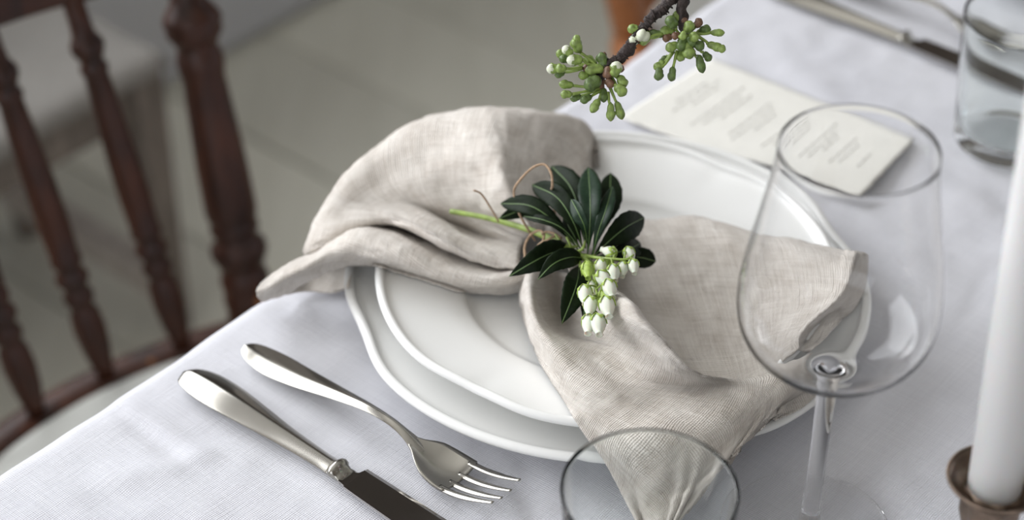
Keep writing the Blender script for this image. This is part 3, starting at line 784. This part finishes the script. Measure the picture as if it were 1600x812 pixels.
leaf([(925, 405, z), (934, 365, z + .016), (946, 330, z + .022), (957, 292, z + .018)], 26, -25, 'leaf_gloss')
leaf([(924, 404, z), (950, 378, z + .010), (978, 355, z + .012), (1006, 340, z + .004)], 46, 8)
leaf([(930, 402, z - .004), (960, 395, z), (985, 388, z - .002), (1000, 380, z - .008)], 34, 0)
leaf([(935, 404, z - .006), (970, 402, z - .006), (1000, 402, z - .010), (1024, 408, z - .016)], 34, 0)
leaf([(892, 392, z - .004), (865, 394, z + .004), (835, 408, z + .006), (796, 431, z - .002)], 44, -10, prof='ov')
leaf([(910, 403, z), (890, 402, z + .008), (865, 412, z + .010), (841, 436, z + .004)], 34, 12, prof='ov')
leaf([(905, 416, z - .006), (902, 440, z), (892, 470, z), (878, 505, z - .010)], 42, -8, prof='ov')
leaf([(914, 420, z - .014), (916, 445, z - .014), (914, 475, z - .016), (912, 500, z - .020)], 20, 0, prof='ov')
leaf([(905, 385, z), (897, 368, z + .006), (888, 352, z + .008), (884, 335, z + .004)], 16, 0)
stm = [(704, 330, .052), (745, 337, .054), (790, 348, .056), (835, 362, .058), (870, 378, .060), (905, 398, .062), (925, 412, .063)]
mesh('stem', *tube([at(*p) for p in stm], [.0013, .00135, .00145, .0017, .0019, .0017, .0012], 12, 6, 0.12), M['stem'], spr)
for a, b in (((880, 384, .063), (868, 366, .068)), ((892, 390, .063), (885, 370, .070)), ((898, 394, .064), (915, 376, .070)), ((870, 378, .062), (905, 384, .066)), ((858, 372, .060), (900, 392, .0655)), ((905, 398, .064), (930, 398, .066)), ((900, 396, .062), (906, 418, .062))):
    pm = at((a[0] + b[0]) / 2 + 3, (a[1] + b[1]) / 2 + 4, (a[2] + b[2]) / 2 + .001)
    mesh('twiglet', *tube([at(*a), pm, at(*b)], [.0009, .0008, .0006], 8, 4), M['stem'], spr)
mesh('raceme', *tube([at(*p) for p in [(908, 398, .064), (922, 412, .066), (929, 435, .068), (933, 460, .070), (930, 480, .070), (929, 492, .068)]], [.0011, .0010, .0008, .0007, .0006, .0005], 8, 4), M['stem'], spr)
mesh('raceme', *tube([at(*p) for p in [(912, 398, .064), (930, 402, .070), (955, 404, .074), (978, 405, .075), (990, 398, .075)]], [.0009, .0008, .0007, .0006, .0005], 8, 4), M['stem'], spr)
def bell(px, py, z, dx, dy, size=10.5, green=False, att=None):
    """px,py centre; dx,dy image direction from calyx to mouth"""
    k = 1 / math.hypot(dx, dy); h = size * 1.25
    p0 = at(px - dx * k * h, py - dy * k * h, z); p1 = at(px + dx * k * h, py + dy * k * h, z - .001 if not green else z)
    m = size * 0.000308
    prof = [(0, .30), (.04, .62), (.16, .92), (.32, 1.0), (.52, .95), (.72, .72), (.86, .48), (.93, .42), (1.0, .52), (.985, .36), (.9, .28)]
    v, f = lathe(p0, p1, [(t, r * m) for t, r in prof], 20)
    for i, q in enumerate(v):       # five soft ribs
        a = i % 20 / 20 * 2 * math.pi; c_ = p0 + (p1 - p0) * prof[i // 20][0]; q += (q - c_) * (0.05 * math.cos(5 * a))
    fl = mesh('bell_flower', v, f, M['calyx'] if green == 2 else M['petal'], spr)
    # star calyx
    d = (p1 - p0).normalized(); x, y = basis(d); V, F = [], []; Ll = (p1 - p0).length
    for s_ in range(5):
        a = 2 * math.pi * s_ / 5; b = len(V)
        ca = lambda an: x * math.cos(an) + y * math.sin(an)
        ln = .44 if not green else .62
        V += [p0 - d * .0002 + ca(a - .64) * m * .42, p0 - d * .0002 + ca(a + .64) * m * .42, p0 + d * Ll * .10 + ca(a - .60) * m * .98, p0 + d * Ll * .10 + ca(a + .60) * m * .98,
              p0 + d * Ll * .26 + ca(a - .34) * m * 1.18, p0 + d * Ll * .26 + ca(a + .34) * m * 1.18, p0 + d * Ll * ln + ca(a) * m * 1.20]
        F += [(b, b + 1, b + 3, b + 2), (b + 2, b + 3, b + 5, b + 4), (b + 4, b + 5, b + 6)]
    b = len(V); V.append(p0 - d * .0006)
    for s_ in range(5): F.append((b, s_ * 7 + 1, s_ * 7)); F.append((b, ((s_ + 1) % 5) * 7, s_ * 7 + 1))
    c_ = mesh('calyx', V, F, M['calyx'], fl); so = c_.modifiers.new('t', 'SOLIDIFY'); so.thickness = .0003
    if att:
        mesh('pedicel', *tube([at(*att), at((att[0] + px - dx * k * h) / 2, (att[1] + py - dy * k * h) / 2 - 2, (att[2] + z) / 2 + .001), p0], [.0005, .00045, .0005], 6, 3), M['stem'], spr)
Z = .074
bell(951, 393, Z, -3, -1, 9.5, att=(958, 404, .074)); bell(984, 398, Z, .4, 1, 9, att=(975, 405, .075)); bell(990, 417, Z, .15, 1, 8.5, att=(985, 403, .075))
bell(973, 421, Z - .002, -.1, 1, 9, att=(968, 405, .075)); bell(939, 418, Z - .002, .1, 1, 9.5, att=(940, 404, .073)); bell(951, 412, Z - .005, 0, 1, 7.5, 2, att=(945, 403, .073))
bell(959, 427, Z, .15, 1, 10, att=(955, 405, .075)); bell(918, 423, Z, .1, 1, 9.5, 2, att=(928, 430, .067)); bell(944, 436, Z + .004, .8, 1, 11, att=(931, 445, .069))
bell(953, 452, Z + .003, .3, 1, 11, att=(932, 452, .070)); bell(914, 461, Z, .05, 1, 11, att=(932, 448, .069)); bell(926, 449, Z - .006, .1, 1, 8, att=(931, 450, .068))
bell(922, 479, Z, -.1, 1, 11, att=(932, 462, .070)); bell(949, 480, Z + .003, .2, 1, 12, att=(931, 470, .070)); bell(944, 466, Z - .002, .2, 1, 9, 2, att=(931, 462, .070))
bell(920, 507, Z - .004, -.1, 1, 11.5, att=(929, 488, .068)); bell(935, 508, Z - .002, .1, 1, 12, att=(930, 490, .068)); bell(926, 497, Z - .008, 0, 1, 8, 2)

# ------------------------------------------------------------------ twine
tw = empty('jute_twine', at(838, 400, .045), 'thin jute twine tied round the napkin knot with loose loops under the sprig', 'twine')
def tw_(pts, r=.00065): mesh('strand', *tube([at(*p) for p in pts], r, 8, 8, 0.15), M['twine'], tw)
tw_([(836, 376, .052), (812, 335, .070), (803, 300, .078), (812, 282, .088), (832, 262, .096), (850, 257, .098), (861, 270, .096), (863, 290, .090), (862, 300, .080), (868, 340, .060)])
tw_([(740, 297, .080), (752, 303, .077), (765, 322, .068), (779, 346, .057)], .0005)
tw_([(832, 450, .036), (824, 430, .046), (821, 405, .052), (820, 385, .056), (828, 368, .060), (842, 360, .0635), (850, 366, .064), (848, 378, .060)])
tw_([(836, 396, .054), (842, 382, .058), (855, 375, .062), (868, 368, .064), (878, 372, .062)])
tw_([(846, 366, .0645), (856, 362, .0655), (872, 368, .066), (876, 376, .065), (868, 380, .062)])
tw_([(826, 420, .048), (834, 402, .054), (845, 390, .057), (858, 384, .058)])

# ------------------------------------------------------------------ cherry branch
BZ = lambda px, py: (CH - 0.905 * (math.sin(TH) + (py - 406) / FPX * math.cos(TH)))       # height so that depth is 0.905 m
def bp(px, py, dd=0.0):
    dep = 0.905 + dd; zz = CH - dep * (math.sin(TH) + (py - 406) / FPX * math.cos(TH)); return at(px, py, zz)
VB = L(0.95, 0.60)
br = empty('cherry_branch', bp(958, 105), 'bare dark cherry twig with clusters of green buds reaching in from above', 'branch')
def q(x, y): return 820 + x / 3.692, y / 3.692
trunk_join = bp(1092, -40)
far = [trunk_join, bp(1160, -190), L(0.70, 0.50, 0.34), L(0.88, 0.58, 0.33), VB + UP * 0.24, VB + UP * 0.06]
mesh('twig', *tube(far, [.0030, .0032, .0036, .004, .0042, .0042], 12, 8, 0.25), M['bark'], br)
A = [(1092, -40)] + [q(*p) for p in ((905, -70), (842, 2), (812, 45), (792, 62), (735, 88), (712, 135), (680, 165), (640, 215), (612, 262), (585, 295), (560, 330), (520, 352), (470, 385), (440, 440), (425, 480))]
mesh('twig', *tube([bp(*p) for p in A], [.0029, .0026, .0024, .0022, .0026, .0022, .0020, .0019, .0020, .0026, .0025, .0026, .0024, .0022, .0020, .0010], 14, 9, 0.8), M['bark'], br)
Bq = [(1092, -40)] + [q(*p) for p in ((935, -40), (918, 10), (905, 55), (908, 95), (915, 150), (925, 200))]
mesh('twig', *tube([bp(*p) for p in Bq], [.0028, .0026, .0027, .0024, .0026, .0022, .0016], 14, 9, 0.8), M['bark'], br)
for i in range(20):    # bark rings / lenticels
    u = i / 19; 
    a, b = A[2 + int(u * 11)], A[3 + int(u * 11)]; f_ = (u * 11) % 1; p = bp(a[0] + (b[0] - a[0]) * f_, a[1] + (b[1] - a[1]) * f_); d = (bp(*b) - bp(*a)).normalized()
    mesh('bark_ring', *lathe(p - d * .0004, p + d * .0005, [(0, .0018), (.3, .0031), (.7, .0031), (1, .0018)], 10), M['bark'], br)
rb = random.Random(11)
def bud(zx, zy, r, dirx, diry, ln=1.5, mat='bud', base=None, dd=0.0, tip=None):
    """centre in crop px, radius in crop px, pointing direction in image"""
    px, py = q(zx, zy); k = 1 / math.hypot(dirx, diry); rr = r / 3.692
    p0 = bp(px - dirx * k * rr * ln, py - diry * k * rr * ln, dd); p1 = bp(px + dirx * k * rr * ln, py + diry * k * rr * ln, dd - 0.001)
    m = rr * 0.905 / FPX
    prof = [(0, .30), (.06, .58), (.18, .80), (.30, .86), (.42, .84), (.50, .94), (.62, 1.0), (.76, .92), (.88, .66), (.96, .34), (1, .08)]
    V, F = lathe(p0, p1, [(t, c_ * m) for t, c_ in prof], 14)
    sd = rb.random() * 10
    for i, v in enumerate(V):
        t = prof[i // 14][0]; c_ = p0 + (p1 - p0) * t; a = i % 14 / 14 * 2 * math.pi
        v += (v - c_) * (0.10 * math.cos(5 * a + sd) * (1 if t > .45 else .4) + 0.22 * noise.noise(v * 420) + 0.08 * noise.noise(v * 1200))
    o = mesh('bud', V, F, M[mat], br)
    if tip:      # sepals clasping a pale tip
        d = (p1 - p0)
        mesh('petal_tip', *lathe(p0 + d * .45, p1 + d * .06, [(0, .7 * m), (.3, 1.02 * m), (.65, .9 * m), (.9, .5 * m), (1, .1 * m)], 12), M['bud_white'], o)
    if base:
        bx, by = q(*base); pm = bp((bx + px) / 2 + rb.uniform(-1, 1), (by + py) / 2 + 1.0, dd * .6)
        mesh('pedicel', *tube([bp(bx, by, dd * .2), pm, p0], [.0009, .00065, .0008], 8, 3), M['stem'], br)
c1 = (455, 420)
for a in ((300, 262, 33, -.5, -1, 1.4, 'bud', c1, .002, 0), (300, 228, 24, -.3, -1, 1.2, 'bud', None, .001, 0), (207, 310, 26, -1, -.5, 1.1, 'bud', c1, .008, 0), (248, 293, 28, -.8, -.6, 1.2, 'bud', None, -.004, 1),
          (232, 340, 28, -1, -.2, 1.3, 'bud_dark', c1, .006, 0), (290, 345, 34, -1, .1, 1.3, 'bud', (430, 385), -.004, 1), (165, 397, 30, -1, .05, 1.2, 'bud', (330, 390), 0, 1), (208, 395, 26, -1, 0, 1.2, 'bud', (330, 392), -.003, 0),
          (200, 425, 25, -1, .4, 1.2, 'bud_dark', (330, 395), .003, 0), (238, 487, 25, -1, -.15, 1.7, 'bud', (430, 505), 0, 0), (238, 543, 24, -1, 0, 1.4, 'bud', (430, 510), -.002, 0), (292, 562, 25, -1, .3, 1.3, 'bud_dark', (430, 515), .002, 0),
          (352, 570, 24, -1, .5, 1.5, 'bud_dark', (440, 520), -.002, 0), (405, 612, 26, -.6, 1, 1.7, 'bud', (450, 530), -.003, 0), (495, 648, 25, 0, 1, 2.1, 'bud', (480, 530), -.002, 0), (545, 638, 25, .35, 1, 2.2, 'bud', (490, 500), 0, 0),
          (562, 470, 30, .6, 1, 1.3, 'bud', (500, 420), -.004, 0), (553, 520, 32, .8, .7, 1.3, 'bud', (490, 430), -.006, 0), (525, 400, 36, .3, -1, 1.2, 'bud', None, -.006, 1), (478, 420, 28, -.1, 1, 1.3, 'scale_red', None, -.004, 0),
          (390, 480, 42, -.8, .5, 1.3, 'bud_dark', None, -.004, 0), (340, 435, 25, -1, .1, 1.3, 'bud', c1, 0, 0), (400, 402, 32, -1, .1, 1.7, 'bud', None, -.002, 0), (448, 350, 34, -.2, -1, 1.5, 'bud_dark', None, 0, 0),
          (455, 325, 18, .2, -1, 1.5, 'scale_red', None, .001, 0), (455, 550, 26, 0, 1, 1.6, 'bud_dark', None, 0, 0), (490, 480, 26, .6, .6, 1.2, 'scale_red', None, -.004, 0), (365, 395, 26, -1, -.2, 1.3, 'scale_red', None, .001, 0),
          (435, 490, 30, -.3, 1, 1.5, 'scale_red', None, .002, 0), (545, 395, 22, 1, .2, 1.4, 'scale_red', None, .002, 0), (380, 350, 26, -.8, -.6, 1.6, 'bud', None, .004, 0), (470, 385, 30, -.4, -.8, 1.3, 'bud_dark', None, .003, 0)):
    bud(*a[:6], mat=a[6], base=a[7], dd=a[8], tip=a[9])
c2 = (915, 220)
for a in ((625, 168, 30, -1, -.1, 1.1, 'bud', (790, 190), 0, 0), (630, 230, 30, -.5, .6, 1.1, 'bud_white', (790, 200), 0, 0), (682, 205, 36, -.5, -.2, 1.1, 'bud_white', (800, 195), -.003, 0), (690, 232, 28, -.6, .6, 1.2, 'bud', (800, 198), .001, 0),
          (760, 195, 26, -1, 0, 2.0, 'bud_dark', None, .001, 0), (820, 180, 28, -1, .1, 1.7, 'bud', None, .001, 0), (845, 128, 34, -.7, -.8, 1.2, 'bud_dark', c2, -.003, 0), (880, 98, 28, -.3, -1, 1.3, 'bud', None, .002, 0), (913, 205, 22, -.2, 1, 1.2, 'bud', None, -.008, 0),
          (872, 205, 22, -1, .2, 1.2, 'scale_red', None, -.004, 0), (822, 218, 24, -1, .4, 1.2, 'scale_red', None, 0, 0), (945, 155, 32, .4, -1, 1.2, 'bud', None, -.003, 0), (920, 130, 24, 0, -1, 1.3, 'scale_red', None, 0, 0), (1000, 132, 26, .6, -.8, 1.2, 'scale_red', c2, 0, 0), (1040, 172, 27, 1, -.1, 1.3, 'bud_dark', c2, .002, 0),
          (1112, 188, 22, 1, 0, 1.9, 'bud', (980, 195), 0, 0), (978, 213, 27, .3, .6, 1.1, 'bud', None, -.007, 0), (1098, 268, 28, 1, .35, 1.7, 'bud', (1000, 210), -.002, 0), (1130, 280, 24, 1, .3, 1.3, 'bud', None, -.003, 0), (1053, 326, 23, .7, .8, 1.4, 'bud_dark', (985, 260), 0, 0),
          (1015, 370, 27, .25, 1, 2.0, 'bud_dark', (965, 290), -.002, 0), (848, 270, 30, -1, .5, 1.3, 'bud', None, -.002, 0), (905, 255, 32, -.3, 1, 1.3, 'bud_dark', None, -.004, 0), (850, 428, 25, -.15, 1, 1.7, 'bud_dark', (878, 290), 0, 0), (775, 378, 28, -.9, .6, 1.3, 'bud', (860, 295), 0, 0),
          (772, 428, 27, -.1, 1, 1.4, 'bud_dark', (855, 300), -.002, 0), (945, 292, 36, .2, 1, 1.4, 'bud', None, -.004, 0), (1000, 262, 30, .8, .5, 1.3, 'bud_dark', None, -.003, 0), (900, 322, 26, -.3, 1, 1.3, 'bud', None, .001, 0), (960, 240, 26, .3, .6, 1.2, 'bud_dark', None, -.005, 0), (800, 350, 24, -.5, .8, 1.3, 'bud_dark', (858, 295), .002, 0)):
    bud(*a[:6], mat=a[6], base=a[7], dd=a[8], tip=a[9])
vo = [(0.001, .045), (.02, .052), (.08, .062), (.14, .056), (.19, .030), (.22, .022), (.235, .026)]
vi = [(.233, .023), (.22, .019), (.19, .026), (.14, .052), (.08, .058), (.02, .047), (.012, .0005)]
glassware('stoneware_vase', Vector((VB.x, VB.y, TZ + .0015)), sp2(vo), sp2(vi), M['vase'], 'pale stoneware vase on the table holding the cherry branch', 'vase', 40)

# ------------------------------------------------------------------ chairs
SPINDLE = [(0,.0075),(.03,.009),(.08,.012),(.14,.0138),(.19,.0125),(.205,.0105),(.215,.0095),(.225,.0120),(.245,.0130),(.26,.0105),(.27,.0100),(.285,.0135),(.30,.0142),(.315,.0115),(.325,.0105),(.335,.0125),(.35,.0135),
           (.36,.0122),(.45,.0135),(.55,.0132),(.70,.0115),(.79,.0100),(.80,.0115),(.81,.0118),(.82,.0098),(.83,.0095),(.85,.0130),(.868,.0142),(.885,.0118),(.895,.0095),(.93,.0088),(1,.0085)]
SPINDLE = [(t, r * 0.88) for t, r in SPINDLE]
POST = [(0, .0195), (.03, .0205), (.045, .0190), (.055, .0198), (.075, .0205), (.09, .0190), (.10, .0195), (.12, .0205), (.135, .0190), (.145, .0170), (.16, .0195), (.185, .0235), (.205, .0225), (.215, .0185), (.23, .0175), (.24, .0200), (.25, .0200), (.262, .0185),
        (.275, .0205), (.29, .0212), (.40, .0205), (.50, .0188), (.60, .0168), (.615, .0180), (.63, .0188), (.645, .0185), (.66, .0165), (.67, .0160), (.685, .0190), (.70, .0225), (.712, .0215), (.722, .0235), (.735, .0225), (.75, .0190), (.77, .0140), (.79, .0125), (.85, .0135), (.95, .0155), (1.0, .0150)]
POST = [(t, r * 0.93) for t, r in POST]
def chair(sc, mat, label, seatm, tb=0.0):
    """sc: centre along the table edge; chair faces the table"""
    SZ = 0.45 - TZ
    root = empty('spindle_back_chair', L(sc, -0.13 + tb, -TZ), label, 'chair')
    HW = 0.195; back = lambda ds: tb - 0.2735 - 0.048 * (1 - (ds / 0.172) ** 2)
    # seat outline: bowed back, rounded front
    outline = []
    for i in range(25):
        ds = -HW + 2 * HW * i / 24; outline.append((sc + ds, back(max(-.172, min(.172, ds))) - 0.002 + 0.03 * max(0, abs(ds) - .172) / .023))
    for i in range(1, 24):
        a = math.pi * i / 24; outline.append((sc + (HW + .01) * math.cos(a), tb - 0.10 + 0.18 * math.sin(a) ** 0.8))
    n = len(outline); cs, ct = sc, tb - 0.12
    V, F = [], []
    rings = [(1.0, -.050), (1.07, -.042), (1.09, -.020), (1.07, -.004), (1.03, 0.0), (.935, -.003), (.92, -.010), (.92, -.050)]
    for sc_, dz in rings:
        for s, t in outline: V.append(L(cs + (s - cs) * sc_, ct + (t - ct) * sc_, SZ + dz))
    for i in range(len(rings)):
        j = (i + 1) % len(rings)
        for k in range(n): F.append((i * n + k, i * n + (k + 1) % n, j * n + (k + 1) % n, j * n + k))
    mesh('seat_frame', V, F, mat, root)
    V, F = [], []
    for sc_, dz in ((.935, -.010), (.89, -.004), (.6, .004), (.3, .006), (.02, .006)):
        for s, t in outline: V.append(L(cs + (s - cs) * sc_, ct + (t - ct) * sc_, SZ + dz))
    for i in range(4):
        for k in range(n): F.append((i * n + k, i * n + (k + 1) % n, (i + 1) * n + (k + 1) % n, (i + 1) * n + k))
    F.append(tuple(4 * n + k for k in range(n)))
    so = mesh('seat', V, F, seatm, root).modifiers.new('t', 'SOLIDIFY'); so.thickness = .006; so.offset = -1
    HT = 0.28
    for k in range(-2, 3):
        ds = k * 0.060; p0 = L(sc + ds, back(ds), SZ); p1 = L(sc + ds * 1.02 - .004, back(ds) - 0.068, SZ + HT)
        mesh('spindle', *lathe(p0, p1, SPINDLE, 20), mat, root)
    for sg in (-1, 1):
        ds = sg * 0.172; p0 = L(sc + ds, back(ds), SZ); p1 = L(sc + ds + sg * 0.029, back(ds) - 0.080, SZ + 0.33)
        mesh('post', *lathe(p0, p1, POST, 28), mat, root)
        e = p1 + (p1 - p0).normalized() * 0.055
        mesh('finial', *lathe(p1, e, [(0, .0115), (.1, .016), (.25, .018), (.4, .014), (.5, .010), (.65, .014), (.85, .013), (1, .004)], 20), mat, root)
    # top rail: bowed board through the posts
    V, F = [], []
    for i in range(25):
        ds = -0.190 + 0.38 * i / 24; t = back(max(-.172, min(.172, ds))) - 0.068
        for dt, z in ((-.009, 0), (.009, 0), (.009, .05), (-.009, .05)): V.append(L(sc + ds * 1.06, t + dt - z * .15, SZ + HT - 0.006 + z + (0.012 * math.cos(ds / .19 * math.pi / 2) if z else 0)))
    for i in range(24):
        for k in range(4): F.append((i * 4 + k, i * 4 + (k + 1) % 4, (i + 1) * 4 + (k + 1) % 4, (i + 1) * 4 + k))
    F += [(0, 1, 2, 3)[::-1], tuple(96 + k for k in range(4))]
    bevel(mesh('top_rail', V, F, mat, root, smooth=False), 0.004, 2)
    for sg in (-1, 1):
        for t0, t1, q0 in ((tb - 0.255, tb - 0.300, .15), (tb + 0.02, tb + 0.05, .155)):
            mesh('leg', *lathe(L(sc + sg * .175, t1, -TZ), L(sc + sg * q0, t0, SZ - .03), [(0, .010), (.1, .014), (.3, .016), (.34, .012), (.37, .019), (.4, .012), (.6, .018), (.8, .020), (.84, .015), (.88, .020), (1, .018)], 18), mat, root)
        mesh('stretcher', *lathe(L(sc + sg * .168, tb - 0.285, -TZ + .17), L(sc + sg * .168, tb + 0.04, -TZ + .17), [(0, .007), (.5, .012), (1, .007)], 14), mat, root)
    mesh('stretcher', *lathe(L(sc - .168, tb - 0.12, -TZ + .17), L(sc + .168, tb - 0.12, -TZ + .17), [(0, .007), (.5, .012), (1, .007)], 14), mat, root)
    return root
chair(0.052, M['chair_wood'], 'dark red-brown wooden chair with turned spindles at the left, facing the table', M['seat_cloth'])
chair(0.93, M['orange_wood'], 'orange-brown wooden chair whose turned post shows behind the table at the top', M['seat_cloth'], -0.045)

# ------------------------------------------------------------------ cloth covered stool behind
ST = empty('low_stool', L(0.33, -0.93, -TZ), 'low grey-brown wooden stool with a pale cloth top, behind the spindle chair', 'stool')
sx0, sx1, st0, st1, hz_ = 0.07, 0.525, -1.045, -0.735, 0.362
for s, t in ((sx0 + .02, st0 + .02), (sx1 - .02, st0 + .02), (sx0 + .02, st1 - .02), (sx1 - .02, st1 - .02)):
    ds = 0.008 * (1 if s > 0.3 else -1)
    V, F = [], []
    for zz_, hw_ in ((0, .011), (.36, .019)):
        for a, b in ((-1, -1), (1, -1), (1, 1), (-1, 1)): V.append(L(s + a * hw_ + ds * (1 - zz_ / .36), t + b * hw_, -TZ + zz_ + 0.001))
    F = [(0, 1, 5, 4), (1, 2, 6, 5), (2, 3, 7, 6), (3, 0, 4, 7), (3, 2, 1, 0), (4, 5, 6, 7)]
    bevel(mesh('leg', V, F, M['stool_wood'], ST, smooth=False))
for a in ((sx0 + .02, sx1 - .02, st1 - .034, st1 - .012, .295, .36), (sx0 + .02, sx1 - .02, st0 + .012, st0 + .034, .295, .36), (sx0 + .012, sx0 + .034, st0 + .02, st1 - .02, .295, .36), (sx1 - .034, sx1 - .012, st0 + .02, st1 - .02, .295, .36)):
    bevel(mesh('apron', *lbox(*a), M['stool_wood'], ST, smooth=False))
for a in ((sx0 + .01, sx0 + .03, st0 + .02, st1 - .02, .05, .078), (sx1 - .040, sx1 - .010, st0 + .02, st1 - .02, .055, .09)):
    bevel(mesh('stretcher', *lbox(*a), M['stretcher_lit'], ST, smooth=False))
V, F = [], []
n1, n2 = 50, 36
for i in range(n1 + 1):
    for j in range(n2 + 1):
        u, v = i / n1, j / n2; s = sx0 - .004 + (sx1 - sx0 + .008) * u; t = st0 - .004 + (st1 - st0 + .008) * v
        e = min(u * (sx1 - sx0), (1 - u) * (sx1 - sx0), v * (st1 - st0), (1 - v) * (st1 - st0))
        z_ = hz_ + 0.008 * min(1, e / .03) ** .5 + 0.006 * noise.noise(Vector((s * 14, t * 14, 3))) - (0.012 if e == 0 else 0)
        V.append(L(s, t, -TZ + z_))
for i in range(n1):
    for j in range(n2): a = i * (n2 + 1) + j; F.append((a, a + n2 + 1, a + n2 + 2, a + 1)[::-1])
c_ = mesh('cushion_cloth', V, F, M['stool_cloth'], ST); so = c_.modifiers.new('t', 'SOLIDIFY'); so.thickness = .004; so.offset = 1
